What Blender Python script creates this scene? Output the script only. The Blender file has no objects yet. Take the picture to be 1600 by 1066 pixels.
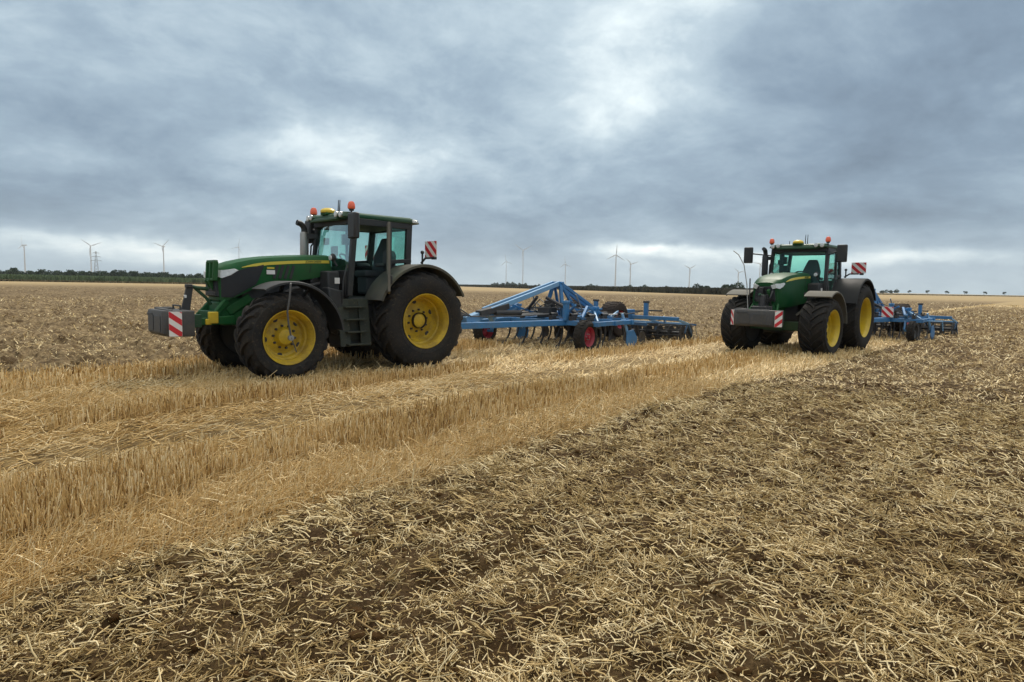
import bpy, math, random
import numpy as np
from mathutils import Vector, Matrix
random.seed(7); RNG = np.random.default_rng(11)
R_ = math.radians
SC = bpy.context.scene
COL = SC.collection

# ---------------------------------------------------------------- camera
F, C0, SLOPE, CAMH = 1000.0, 447.0, 0.018, 1.70
cam_d = bpy.data.cameras.new("camera"); cam = bpy.data.objects.new("camera", cam_d); COL.objects.link(cam)
cam_d.sensor_width = 36.0; cam_d.lens = 36.0 * F / 1600.0; cam_d.clip_start = 0.05; cam_d.clip_end = 60000
roll = math.atan(SLOPE); pitch = math.atan((533 - C0) * math.cos(roll) / F)
cam.matrix_world = Matrix.Translation((0, 0, CAMH)) @ Matrix.Rotation(math.pi/2 - pitch, 4, 'X') @ Matrix.Rotation(roll, 4, 'Z')
SC.camera = cam
SC.view_settings.view_transform = 'Standard'; SC.view_settings.look = 'None'
SC.view_settings.gamma = 1.0; SC.view_settings.exposure = 0.70

# ---------------------------------------------------------------- sun and sky
SUN_EL, SUN_AZ = R_(48), R_(18)          # azimuth clockwise from +Y
sun_d = bpy.data.lights.new("sun", 'SUN'); sun_d.energy = 1.5; sun_d.angle = R_(11); sun_d.color = (1.0, 0.93, 0.82)
sun = bpy.data.objects.new("sun", sun_d); COL.objects.link(sun)
sdir = Vector((math.sin(SUN_AZ)*math.cos(SUN_EL), math.cos(SUN_AZ)*math.cos(SUN_EL), math.sin(SUN_EL)))
sun.rotation_euler = sdir.to_track_quat('Z', 'Y').to_euler()

class NT:
    """small helper to write node trees"""
    def __init__(s, tree): s.t = tree; s.n = tree.nodes; s.l = tree.links
    def new(s, typ, **kw):
        n = s.n.new(typ)
        for k, v in kw.items(): setattr(n, k, v)
        return n
    def put(s, sock, v):
        if isinstance(v, bpy.types.NodeSocket): s.l.new(v, sock)
        elif isinstance(v, (tuple, list)) and sock.type == 'RGBA' and len(v) == 3: sock.default_value = (*v, 1)
        else: sock.default_value = v
    def m(s, op, a, b=0.0, c=None, clamp=False):
        n = s.new('ShaderNodeMath', operation=op, use_clamp=clamp)
        s.put(n.inputs[0], a); s.put(n.inputs[1], b)
        if c is not None: s.put(n.inputs[2], c)
        return n.outputs[0]
    def mix(s, f, a, b, mode='MIX'):
        n = s.new('ShaderNodeMix', data_type='RGBA', blend_type=mode)
        s.put(n.inputs[0], f); s.put(n.inputs[6], a); s.put(n.inputs[7], b)
        return n.outputs[2]
    def noise(s, vec, scale, detail=4, rough=0.55, dist=0.0, dim='3D'):
        n = s.new('ShaderNodeTexNoise', noise_dimensions=dim)
        if vec is not None: s.l.new(vec, n.inputs['Vector'])
        n.inputs['Scale'].default_value = scale; n.inputs['Detail'].default_value = detail
        n.inputs['Roughness'].default_value = rough; n.inputs['Distortion'].default_value = dist
        return n.outputs[0]
    def ramp(s, f, stops, interp='LINEAR'):
        n = s.new('ShaderNodeValToRGB'); n.color_ramp.interpolation = interp
        e = n.color_ramp.elements
        while len(e) < len(stops): e.new(0.5)
        for el, (p, c) in zip(e, stops):
            el.position = p; el.color = (*c, 1) if len(c) == 3 else c
        s.put(n.inputs[0], f); return n.outputs[0]

world = bpy.data.worlds.new("World"); SC.world = world; world.use_nodes = True
W = NT(world.node_tree); W.n.clear()
tc = W.new('ShaderNodeTexCoord').outputs['Generated']
sep = W.new('ShaderNodeSeparateXYZ'); W.l.new(tc, sep.inputs[0])
dx, dy, dz = sep.outputs
warp = W.m('SUBTRACT', W.noise(tc, 3.2, 5, 0.6), 0.5)
warp2 = W.m('SUBTRACT', W.noise(tc, 7.0, 4, 0.6), 0.5)
az = W.m('ADD', W.m('ARCTAN2', dx, dy), W.m('MULTIPLY', warp, 0.28))
el = W.m('ADD', W.m('ARCSINE', dz), W.m('ADD', W.m('MULTIPLY', warp, 0.06), W.m('MULTIPLY', warp2, 0.05)))
den = W.m('ADD', W.m('MAXIMUM', dz, 0.0), 0.34)
cv = W.new('ShaderNodeCombineXYZ')
W.put(cv.inputs[0], W.m('DIVIDE', dx, den)); W.put(cv.inputs[1], W.m('MULTIPLY', W.m('DIVIDE', dy, den), 1.0)); cv.inputs[2].default_value = 3.7
mp = W.new('ShaderNodeMapping'); W.l.new(cv.outputs[0], mp.inputs[0])
mp.inputs['Rotation'].default_value = (0, 0, R_(-25)); mp.inputs['Scale'].default_value = (1.0, 1.08, 1.0)
wv = W.new('ShaderNodeTexNoise'); W.l.new(mp.outputs[0], wv.inputs['Vector']); wv.inputs['Scale'].default_value = 1.3; wv.inputs['Detail'].default_value = 4
dv = W.new('ShaderNodeVectorMath', operation='MULTIPLY_ADD'); W.l.new(wv.outputs['Color'], dv.inputs[0]); dv.inputs[1].default_value = (0.30, 0.30, 0.0); W.l.new(mp.outputs[0], dv.inputs[2])
n1 = W.noise(dv.outputs[0], 1.1, 10, 0.58)
n2 = W.noise(dv.outputs[0], 3.6, 10, 0.62)
n3 = W.noise(dv.outputs[0], 11.0, 8, 0.66)
nb = W.noise(dv.outputs[0], 2.1, 8, 0.55)
rid = W.m('SUBTRACT', 0.16, W.m('ABSOLUTE', W.m('SUBTRACT', nb, 0.5)))        # thin brighter seams between the cloud bases
base = W.m('ADD', W.m('MULTIPLY', W.m('SUBTRACT', n1, 0.5), 0.95),
           W.m('ADD', W.m('MULTIPLY', W.m('SUBTRACT', n2, 0.5), 0.55), W.m('ADD', W.m('MULTIPLY', W.m('SUBTRACT', n3, 0.5), 0.22), W.m('MULTIPLY', rid, 0.55))))
val = W.m('ADD', base, 0.375)
# soft bright and dark areas of the cloud deck: azimuth, elevation, widths, amount (degrees)
BLOBS = [(-14, 11.5, 10, 2.4, .26), (-9, 9.6, 8, 1.3, .17), (11, 20, 8, 7, .20), (7, 14, 5, 2.5, .10), (0, 6.5, 14, 2.2, -.10), (20, 24, 12, 2.5, .12),
         (30, 10, 14, 3.5, -.14), (31, 6.4, 4.5, 1.1, -.22), (13, 8, 10, 2.5, -.10), (-26, 5.2, 14, 1.7, -.12), (-2, 4.2, 12, 2.0, -.10), (-33, 2.7, 9, 0.8, .36), (-23, 2.3, 8, 0.7, .32),
         (27, 3.0, 16, 0.7, .44), (-30, 1.6, 16, .7, .16), (10, 3.5, 4, 0.45, .34), (20, 1.2, 26, 1.4, .10), (29, 6.2, 6, 1.6, -.12), (-20, 20, 12, 4, -.06),
         (26, 17, 8, 4, -.06), (36, 14, 9, 9, -.10), (1.5, 3.2, 2.6, 1.0, -.26), (-1.0, 1.6, 1.1, .8, .16), (-38, 10, 6, 4, .08)]
for a0, e0, sa, se, am in BLOBS:
    qa = W.m('DIVIDE', W.m('SUBTRACT', az, R_(a0)), R_(sa)); qe = W.m('DIVIDE', W.m('SUBTRACT', el, R_(e0)), R_(se))
    g = W.m('POWER', math.e, W.m('MULTIPLY', W.m('ADD', W.m('MULTIPLY', qa, qa), W.m('MULTIPLY', qe, qe)), -1.0))
    val = W.m('ADD', val, W.m('MULTIPLY', g, am))
cl = W.ramp(val, [(0.0, (0.105, 0.146, 0.196)), (0.22, (0.160, 0.219, 0.284)), (0.42, (0.240, 0.312, 0.378)), (0.60, (0.355, 0.434, 0.487)),
                  (0.80, (0.60, 0.67, 0.685)), (1.0, (0.90, 0.92, 0.88))])
# pale greenish-grey air low over the horizon
low = W.m('POWER', math.e, W.m('MULTIPLY', W.m('MAXIMUM', dz, 0.0), -22.0))
cl = W.mix(W.m('MULTIPLY', low, 0.50), cl, (0.37, 0.44, 0.455))
# the high cloud deck overhead is brighter than the clouds near the horizon
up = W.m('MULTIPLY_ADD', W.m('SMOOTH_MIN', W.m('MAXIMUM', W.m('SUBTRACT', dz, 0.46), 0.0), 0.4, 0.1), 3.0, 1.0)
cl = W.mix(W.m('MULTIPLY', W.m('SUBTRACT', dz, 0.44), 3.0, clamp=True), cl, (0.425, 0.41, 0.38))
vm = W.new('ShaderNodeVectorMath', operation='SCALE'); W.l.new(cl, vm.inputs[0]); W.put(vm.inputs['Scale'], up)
sky = W.new('ShaderNodeTexSky', sky_type='NISHITA', sun_disc=False, sun_elevation=SUN_EL, sun_rotation=SUN_AZ)
bg1 = W.new('ShaderNodeBackground'); W.l.new(sky.outputs[0], bg1.inputs[0]); bg1.inputs[1].default_value = 0.05
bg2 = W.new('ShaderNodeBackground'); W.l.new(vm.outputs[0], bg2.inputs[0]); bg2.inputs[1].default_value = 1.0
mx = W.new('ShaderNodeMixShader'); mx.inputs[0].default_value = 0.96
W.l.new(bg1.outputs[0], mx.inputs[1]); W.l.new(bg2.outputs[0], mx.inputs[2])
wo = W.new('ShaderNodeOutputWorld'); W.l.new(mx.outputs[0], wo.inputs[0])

# ---------------------------------------------------------------- materials
def mat(name, col, rough=0.5, metal=0.0, coat=0.0, dust=0.0, dustcol=(0.20, 0.16, 0.10), scale=6.0, bump=0.0, bscale=60.0, var=0.15, spec=0.5, spatter=0.0):
    m = bpy.data.materials.new(name); m.use_nodes = True
    T = NT(m.node_tree); b = T.n['Principled BSDF']
    oc = T.new('ShaderNodeTexCoord').outputs['Object']
    n = T.noise(oc, scale, 6, 0.62)
    c = T.mix(n, tuple(x*(1-var) for x in col), tuple(min(1, x*(1+var)) for x in col))
    if dust:
        dn = T.noise(oc, scale*0.6, 8, 0.7, 0.4)
        f = T.m('MULTIPLY', T.m('MULTIPLY', T.m('SUBTRACT', dn, 0.38), 3.0, clamp=True), dust)
        c = T.mix(f, c, dustcol)
        T.put(b.inputs['Roughness'], T.m('ADD', T.m('MULTIPLY', f, 0.4), rough))
    else:
        T.put(b.inputs['Roughness'], T.m('MULTIPLY_ADD', n, 0.2, rough-0.1))
    if spatter:
        sp = T.noise(oc, 26, 5, 0.7); f2 = T.m('MULTIPLY', T.m('SUBTRACT', sp, 0.56), 9.0, clamp=True)
        c = T.mix(T.m('MULTIPLY', f2, spatter), c, (0.14, 0.105, 0.06))
    T.put(b.inputs['Base Color'], c)
    b.inputs['Metallic'].default_value = metal; b.inputs['Coat Weight'].default_value = coat; b.inputs['Coat Roughness'].default_value = 0.12
    b.inputs['Specular IOR Level'].default_value = spec
    if bump:
        bn = T.new('ShaderNodeBump'); bn.inputs['Strength'].default_value = bump; bn.inputs['Distance'].default_value = 0.01
        T.put(bn.inputs['Height'], T.noise(oc, bscale, 5, 0.6)); T.l.new(bn.outputs[0], b.inputs['Normal'])
    return m

M = dict(
    green=mat('green_paint', (0.004, 0.088, 0.022), 0.48, coat=0.0, dust=0.35, dustcol=(0.085, 0.10, 0.05), scale=3, spatter=0.12, spec=0.25),
    dkgreen=mat('dark_green_paint', (0.010, 0.062, 0.024), 0.42, dust=0.3, dustcol=(0.08, 0.085, 0.05), scale=4, spatter=0.4),
    yellow=mat('yellow_paint', (0.66, 0.47, 0.018), 0.38, dust=0.45, dustcol=(0.24, 0.16, 0.05), scale=5),
    roofgreen=mat('dusty_green_roof_paint', (0.014, 0.070, 0.035), 0.6, dust=0.7, dustcol=(0.10, 0.13, 0.10), scale=3, spec=0.25),
    deepgreen=mat('deep_green_paint', (0.003, 0.062, 0.016), 0.42, dust=0.25, dustcol=(0.05, 0.07, 0.035), scale=3, spec=0.2, spatter=0.1),
    yellowdirt=mat('dirty_yellow_paint', (0.60, 0.41, 0.018), 0.42, dust=0.75, dustcol=(0.16, 0.095, 0.03), scale=4, spatter=0.5),
    cleanblack=mat('clean_black_plastic', (0.016, 0.017, 0.018), 0.6, dust=0.3, dustcol=(0.045, 0.045, 0.04), scale=2.5, var=0.2, spec=0.25),
    frost=mat('pale_dusty_fender', (0.10, 0.095, 0.08), 0.7, dust=0.8, dustcol=(0.20, 0.185, 0.15), scale=3),
    stripe=mat('yellow_stripe', (0.62, 0.50, 0.05), 0.4, var=0.05),
    black=mat('black_plastic', (0.020, 0.021, 0.023), 0.5, dust=0.25, dustcol=(0.07, 0.065, 0.055), scale=5, var=0.2),
    dusty=mat('dusty_black_plastic', (0.045, 0.045, 0.038), 0.6, dust=0.9, dustcol=(0.115, 0.11, 0.072), scale=2.5, var=0.2),
    mesh=mat('grille_mesh', (0.010, 0.011, 0.014), 0.5, bump=0.6, bscale=120, var=0.3),
    rubber=mat('tyre_rubber', (0.013, 0.013, 0.014), 0.8, dust=0.55, dustcol=(0.058, 0.048, 0.036), spatter=0.35, scale=5, bump=0.2, var=0.2, spec=0.3),
    dirtyrubber=mat('brown_dusty_rubber', (0.035, 0.028, 0.025), 0.85, dust=0.8, dustcol=(0.095, 0.075, 0.062), scale=5, bump=0.3, spec=0.2),
    steel=mat('brushed_exhaust_steel', (0.42, 0.40, 0.37), 0.42, metal=0.85, dust=0.4, dustcol=(0.22, 0.20, 0.17), scale=6),
    grey=mat('grey_cast_iron', (0.050, 0.051, 0.054), 0.6, dust=0.6, dustcol=(0.12, 0.112, 0.095), spatter=0.5, scale=5, bump=0.2),
    dkgrey=mat('dark_grey_steel', (0.035, 0.035, 0.038), 0.55, dust=0.4, dustcol=(0.09, 0.08, 0.065), scale=5),
    step=mat('dusty_green_steel', (0.020, 0.027, 0.019), 0.6, dust=0.6, dustcol=(0.055, 0.057, 0.040), scale=4, spatter=0.5),
    blue=mat('blue_implement_paint', (0.030, 0.185, 0.43), 0.48, dust=0.5, dustcol=(0.12, 0.15, 0.17), scale=3, spatter=0.6),
    paleblue=mat('pale_worn_blue_paint', (0.17, 0.36, 0.58), 0.42, dust=0.3, dustcol=(0.30, 0.33, 0.36), scale=4),
    dkblue=mat('dark_blue_paint', (0.018, 0.095, 0.22), 0.48, dust=0.5, dustcol=(0.10, 0.11, 0.105), scale=4),
    redrim=mat('crimson_rim_paint', (0.36, 0.018, 0.045), 0.45, dust=0.35, dustcol=(0.16, 0.09, 0.07), scale=6),
    white=mat('white_reflective_film', (0.78, 0.77, 0.75), 0.5, dust=0.25, dustcol=(0.5, 0.46, 0.4), var=0.03),
    red=mat('red_reflective_film', (0.56, 0.02, 0.03), 0.45, var=0.05),
    orange=mat('orange_beacon_lens', (0.85, 0.13, 0.05), 0.25, coat=0.6, var=0.1),
    gps=mat('yellow_dome_plastic', (0.70, 0.50, 0.05), 0.4, var=0.05),
    lamp=mat('lamp_glass', (0.62, 0.63, 0.62), 0.18, metal=0.25, var=0.35, scale=22),
    seat=mat('grey_seat_fabric', (0.075, 0.08, 0.088), 0.85, bump=0.4, bscale=90),
    chrome=mat('bare_rod_steel', (0.26, 0.27, 0.28), 0.5, metal=0.3),
    hose=mat('grey_hose_rubber', (0.09, 0.09, 0.09), 0.6),
    turbine=mat('off_white_turbine_paint', (0.56, 0.57, 0.58), 0.5, var=0.02),
    pylon=mat('galvanised_steel', (0.30, 0.31, 0.32), 0.55),
    bark=mat('bark', (0.10, 0.075, 0.05), 0.9, bump=0.5, bscale=8),
)
def glass(name, tint, refl=0.45):
    m = bpy.data.materials.new(name); m.use_nodes = True
    T = NT(m.node_tree); T.n.clear()
    tr = T.new('ShaderNodeBsdfTransparent'); tr.inputs[0].default_value = (*tint, 1)
    gl = T.new('ShaderNodeBsdfGlossy'); gl.inputs['Roughness'].default_value = 0.03; gl.inputs[0].default_value = (0.8, 0.95, 0.92, 1)
    fr = T.new('ShaderNodeFresnel'); fr.inputs[0].default_value = 1.45
    dn = T.noise(T.new('ShaderNodeTexCoord').outputs['Object'], 3, 6, 0.65)
    df = T.new('ShaderNodeBsdfDiffuse'); df.inputs[0].default_value = (0.33, 0.36, 0.33, 1)
    m1 = T.new('ShaderNodeMixShader'); T.put(m1.inputs[0], T.m('MULTIPLY', fr.outputs[0], refl)); T.l.new(tr.outputs[0], m1.inputs[1]); T.l.new(gl.outputs[0], m1.inputs[2])
    m2 = T.new('ShaderNodeMixShader'); T.put(m2.inputs[0], T.m('MULTIPLY', T.m('SUBTRACT', dn, 0.3, clamp=True), 0.05)); T.l.new(m1.outputs[0], m2.inputs[1]); T.l.new(df.outputs[0], m2.inputs[2])
    o = T.new('ShaderNodeOutputMaterial'); T.l.new(m2.outputs[0], o.inputs[0])
    return m
M['glass'] = glass('teal_tinted_glass', (0.76, 0.94, 0.89))
def leafmat(name, c1, c2, trans=0.25):
    m = bpy.data.materials.new(name); m.use_nodes = True
    T = NT(m.node_tree); b = T.n['Principled BSDF']
    oc = T.new('ShaderNodeTexCoord').outputs['Object']
    oi = T.new('ShaderNodeObjectInfo').outputs['Random']
    f = T.m('ADD', T.m('MULTIPLY', T.noise(oc, 0.9, 3), 0.8), T.m('MULTIPLY', oi, 0.2))
    T.put(b.inputs['Base Color'], T.mix(f, c1, c2)); b.inputs['Roughness'].default_value = 0.7; b.inputs['Specular IOR Level'].default_value = 0.25
    return m
M['leaf'] = leafmat('tree_leaves', (0.018, 0.036, 0.016), (0.045, 0.075, 0.030))
M['maize'] = leafmat('maize_leaves', (0.085, 0.130, 0.060), (0.170, 0.225, 0.110))
M['hedge'] = leafmat('dark_crop_leaves', (0.045, 0.048, 0.034), (0.085, 0.082, 0.055))
M['verge'] = leafmat('dry_grass', (0.13, 0.105, 0.05), (0.22, 0.18, 0.09))

# ---------------------------------------------------------------- mesh helpers
class MB:
    def __init__(s): s.v = []; s.f = []; s.mi = []; s.pc = []
    def add(s, verts, faces, mi=0):
        o = len(s.v); s.v += [tuple(map(float, p)) for p in verts]; s.pc.append((o, len(s.v), len(s.f), len(s.f)+len(faces)))
        s.f += [tuple(i+o for i in f) for f in faces]; s.mi += [mi]*len(faces); return s
    def hexa(s, p, mi=0):   # 8 points: bottom 4 ccw, top 4 ccw
        return s.add(p, [(3,2,1,0),(4,5,6,7),(0,1,5,4),(1,2,6,5),(2,3,7,6),(3,0,4,7)], mi)
    def box(s, c, d, rz=0.0, ry=0.0, mi=0):
        x, y, z = d[0]/2, d[1]/2, d[2]/2
        mtx = Matrix.Rotation(rz, 3, 'Z') @ Matrix.Rotation(ry, 3, 'Y')
        P = [(-x,-y,-z),(x,-y,-z),(x,y,-z),(-x,y,-z),(-x,-y,z),(x,-y,z),(x,y,z),(-x,y,z)]
        return s.hexa([tuple(Vector(c) + mtx @ Vector(p)) for p in P], mi)
    def bar(s, a, b, w, h, up=(0,0,1), w2=None, h2=None, mi=0):
        a, b = Vector(a), Vector(b); t = (b-a).normalized(); up = Vector(up)
        if abs(t.dot(up)) > 0.97: up = Vector((1,0,0))
        sd = t.cross(up).normalized(); u = sd.cross(t).normalized()
        w2 = w if w2 is None else w2; h2 = h if h2 is None else h2
        q = lambda c, ww, hh: [c - sd*ww/2 - u*hh/2, c + sd*ww/2 - u*hh/2, c + sd*ww/2 + u*hh/2, c - sd*ww/2 + u*hh/2]
        return s.hexa(q(a, w, h) + q(b, w2, h2), mi)
    def tube(s, pts, r, n=10, mi=0, cap=True):
        pts = [Vector(p) for p in pts]; rs = r if isinstance(r, (list, tuple)) else [r]*len(pts)
        t0 = (pts[1]-pts[0]).normalized(); ref = Vector((0,0,1)) if abs(t0.z) < .9 else Vector((1,0,0))
        nrm = t0.cross(ref).normalized(); V = []; Fc = []
        for i, p in enumerate(pts):
            t = (pts[min(i+1, len(pts)-1)] - pts[max(i-1, 0)]).normalized()
            nrm = (nrm - t*nrm.dot(t)).normalized(); bn = t.cross(nrm)
            V += [p + (nrm*math.cos(2*math.pi*k/n) + bn*math.sin(2*math.pi*k/n))*rs[i] for k in range(n)]
        for i in range(len(pts)-1):
            for k in range(n):
                k2 = (k+1) % n; Fc.append((i*n+k, i*n+k2, (i+1)*n+k2, (i+1)*n+k))
        if cap:
            Fc.append(tuple(reversed(range(n)))); Fc.append(tuple((len(pts)-1)*n+k for k in range(n)))
        return s.add(V, Fc, mi)
    def lathe(s, prof, n=40, c=(0,0,0), axis='y', closed=False, mi=0):
        """prof: (axial, radius)"""
        V = []; Fc = []
        for a, r in prof:
            for k in range(n):
                th = 2*math.pi*k/n; p, q = r*math.cos(th), r*math.sin(th)
                V.append((c[0]+p, c[1]+a, c[2]+q) if axis == 'y' else ((c[0]+p, c[1]+q, c[2]+a) if axis == 'z' else (c[0]+a, c[1]+p, c[2]+q)))
        m_ = len(prof)
        for i in range(m_ if closed else m_-1):
            j = (i+1) % m_
            for k in range(n):
                k2 = (k+1) % n; Fc.append((i*n+k, j*n+k, j*n+k2, i*n+k2))
        return s.add(V, Fc, mi)
    def loft(s, secs, closed=True, cap=True, mi=0):
        n = len(secs[0]); V = [p for sc in secs for p in sc]; Fc = []
        for i in range(len(secs)-1):
            for k in range(n if closed else n-1):
                k2 = (k+1) % n; Fc.append((i*n+k, i*n+k2, (i+1)*n+k2, (i+1)*n+k))
        if cap and closed:
            Fc.append(tuple(reversed(range(n)))); Fc.append(tuple((len(secs)-1)*n+k for k in range(n)))
        return s.add(V, Fc, mi)
    def prism(s, poly, y0, y1, axis='y', mi=0):
        """polygon in the two other axes, extruded along axis"""
        f = {'y': lambda a, b, t: (a, t, b), 'x': lambda a, b, t: (t, a, b), 'z': lambda a, b, t: (a, b, t)}[axis]
        return s.loft([[f(a, b, y0) for a, b in poly], [f(a, b, y1) for a, b in poly]], mi=mi)
    def sphere(s, c, r, n=12, m_=8, mi=0):
        r = r if isinstance(r, (tuple, list)) else (r, r, r)
        secs = [[(c[0]+r[0]*math.sin(math.pi*i/m_)*math.cos(2*math.pi*k/n), c[1]+r[1]*math.sin(math.pi*i/m_)*math.sin(2*math.pi*k/n), c[2]-r[2]*math.cos(math.pi*i/m_)) for k in range(n)]
                for i in range(m_+1)]
        secs[0] = [(p[0]*.999+c[0]*.001, p[1], p[2]) for p in secs[0]]
        return s.loft(secs, mi=mi)
    def text(s, body, size, origin, ux, uy, thick=0.003, mi=0):
        cu = bpy.data.curves.new('lettering', 'FONT'); cu.body = body; cu.size = size; cu.extrude = thick; cu.align_x = 'CENTER'; cu.resolution_u = 2
        o = bpy.data.objects.new('lettering', cu); COL.objects.link(o)
        dg = bpy.context.evaluated_depsgraph_get(); me = bpy.data.meshes.new_from_object(o.evaluated_get(dg))
        ux, uy = Vector(ux).normalized(), Vector(uy).normalized(); uz = ux.cross(uy); og = Vector(origin)
        s.add([og + ux*v.co.x + uy*v.co.y + uz*v.co.z for v in me.vertices], [tuple(p.vertices) for p in me.polygons], mi)
        bpy.data.objects.remove(o); bpy.data.curves.remove(cu); bpy.data.meshes.remove(me); return s
    def pieces(s, gap=.012):
        """groups of shapes that touch each other (by their boxes)"""
        n = len(s.pc); A = np.array(s.v); bb = [(A[a:b].min(0)-gap, A[a:b].max(0)+gap) for a, b, _, _ in s.pc]; g = list(range(n))
        def root(i):
            while g[i] != i: i = g[i]
            return i
        for i in range(n):
            for j in range(i):
                if (bb[i][0] <= bb[j][1]).all() and (bb[j][0] <= bb[i][1]).all(): g[root(i)] = root(j)
        R = {}
        for i in range(n): R.setdefault(root(i), []).append(i)
        return list(R.values())
    def build(s, name, mats, parent=None, bevel=0.0, smooth=38, one=False):
        if not one and 1 < len(s.pc) < 150:
            P = s.pieces()
            if len(P) > 1:
                res = []
                for grp in P:
                    m_ = MB()
                    for i in grp:
                        a, b, c, d = s.pc[i]; o0 = len(m_.v); m_.v += s.v[a:b]; m_.f += [tuple(k-a+o0 for k in f) for f in s.f[c:d]]; m_.mi += s.mi[c:d]
                    res.append(m_.build(name, mats, parent, bevel, smooth, True))
                return res[0]
        me = bpy.data.meshes.new(name); me.from_pydata(s.v, [], s.f)
        for m_ in (mats if isinstance(mats, (list, tuple)) else [mats]): me.materials.append(m_)
        me.polygons.foreach_set('material_index', s.mi); me.update()
        if smooth:
            me.polygons.foreach_set('use_smooth', [True]*len(me.polygons)); me.set_sharp_from_angle(angle=R_(smooth))
        o = bpy.data.objects.new(name, me); COL.objects.link(o)
        if parent: o.parent = parent
        if bevel:
            b = o.modifiers.new('bevel', 'BEVEL'); b.width = bevel; b.segments = 2; b.limit_method = 'ANGLE'; b.angle_limit = R_(40)
        return o

def tag(o, label=None, cat=None, group=None, kind=None):
    if label: o['label'] = label
    if cat: o['category'] = cat
    if group: o['group'] = group
    if kind: o['kind'] = kind
    return o
def empty(name, loc, rz, label, cat, group=None):
    o = bpy.data.objects.new(name, None); COL.objects.link(o); o.location = loc; o.rotation_euler = (0, 0, rz); o.empty_display_size = 0.3
    return tag(o, label, cat, group)
def copy_tree(o, parent=None):
    c = o.copy(); COL.objects.link(c); c.parent = parent
    for ch in list(o.children): copy_tree(ch, c)
    return c

# ---------------------------------------------------------------- numpy value noise
def vnoise(x, y, seed=0):
    xi = np.floor(x).astype(np.int64); yi = np.floor(y).astype(np.int64); xf = x-xi; yf = y-yi
    def h(a, b):
        n = (a*374761393 + b*668265263 + seed*1442695041) & 0xffffffff
        n = ((n ^ (n >> 13))*1274126177) & 0xffffffff; n = n ^ (n >> 16)
        return (n & 0xffff)/65535.0
    u = xf*xf*(3-2*xf); v = yf*yf*(3-2*yf)
    return (h(xi, yi)*(1-u)+h(xi+1, yi)*u)*(1-v) + (h(xi, yi+1)*(1-u)+h(xi+1, yi+1)*u)*v
def fbm(x, y, sc, oc=4, seed=0, g=0.5):
    a = 1; t = 0; s = 0
    for i in range(oc):
        s = s + a*(vnoise(x*sc*2**i + 17.3*i, y*sc*2**i - 9.1*i, seed+i)-0.5)*2; t += a; a *= g
    return s/t
DX, DY = 0.650, 0.760           # drill rows and passes run along this direction
def rowco(X, Y):
    s = DX*X + DY*Y; w = -DY*X + DX*Y
    return s, w - 0.33*np.exp(-((s-8.2)/5.5)**2)
def ss(a, b, x):
    t = np.clip((x-a)/(b-a), 0, 1); return t*t*(3-2*t)
def zones(X, Y):
    s, w = rowco(X, Y)
    w = w + 0.16*fbm(X, Y, 0.9, 3, 5) + 0.05*fbm(X, Y, 4.0, 2, 6)
    r = np.hypot(X, Y); fade = 1-ss(70, 150, r)
    near_till = np.maximum(1-ss(3.92, 4.12, w), ss(25.5, 27.5, s)*(1-ss(8.3, 8.8, w)))*fade
    near_till = np.maximum(near_till, 0.8*ss(13.7, 14.4, s)*ss(8.9, 9.3, w)*(1-ss(13.6, 14.6, w))*(1-ss(22, 27, s)))
    far_till = np.maximum(ss(13.1, 13.6, w), ss(14.6, 15.3, s)*ss(9.3, 9.7, w))*(1-near_till)*(1-ss(110, 260, r))
    return s, w, near_till, far_till
def height(X, Y):
    s, w, nt, ft = zones(X, Y)
    r = np.hypot(X, Y); fade = 1-ss(120, 300, r)
    clod = np.abs(fbm(X, Y, 2.3, 4, 21, 0.6))
    till = 0.05*fbm(X, Y, 1.1, 3, 31) + 0.05*np.abs(fbm(X, Y, 4.2, 3, 24, 0.6)) + 0.14*(0.35-clod) + 0.022*fbm(X, Y, 13.0, 2, 27) + 0.022*np.sin(w*2*math.pi/0.62 + 2*fbm(X, Y, .5, 2, 3))
    stub = 0.025*fbm(X, Y, 0.8, 3, 41) + 0.02*fbm(X, Y, 3.5, 3, 42)
    rut = -0.07*np.exp(-((w-3.98)/0.13)**2)*(0.6+0.8*vnoise(X*1.2, Y*1.2, 9)) - 0.05*np.exp(-((w-6.9)/0.35)**2)
    wk = np.clip(nt + ft, 0, 1)
    return fade*(wk*till*(1+1.3*ft) + (1-wk)*stub + rut)

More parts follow.
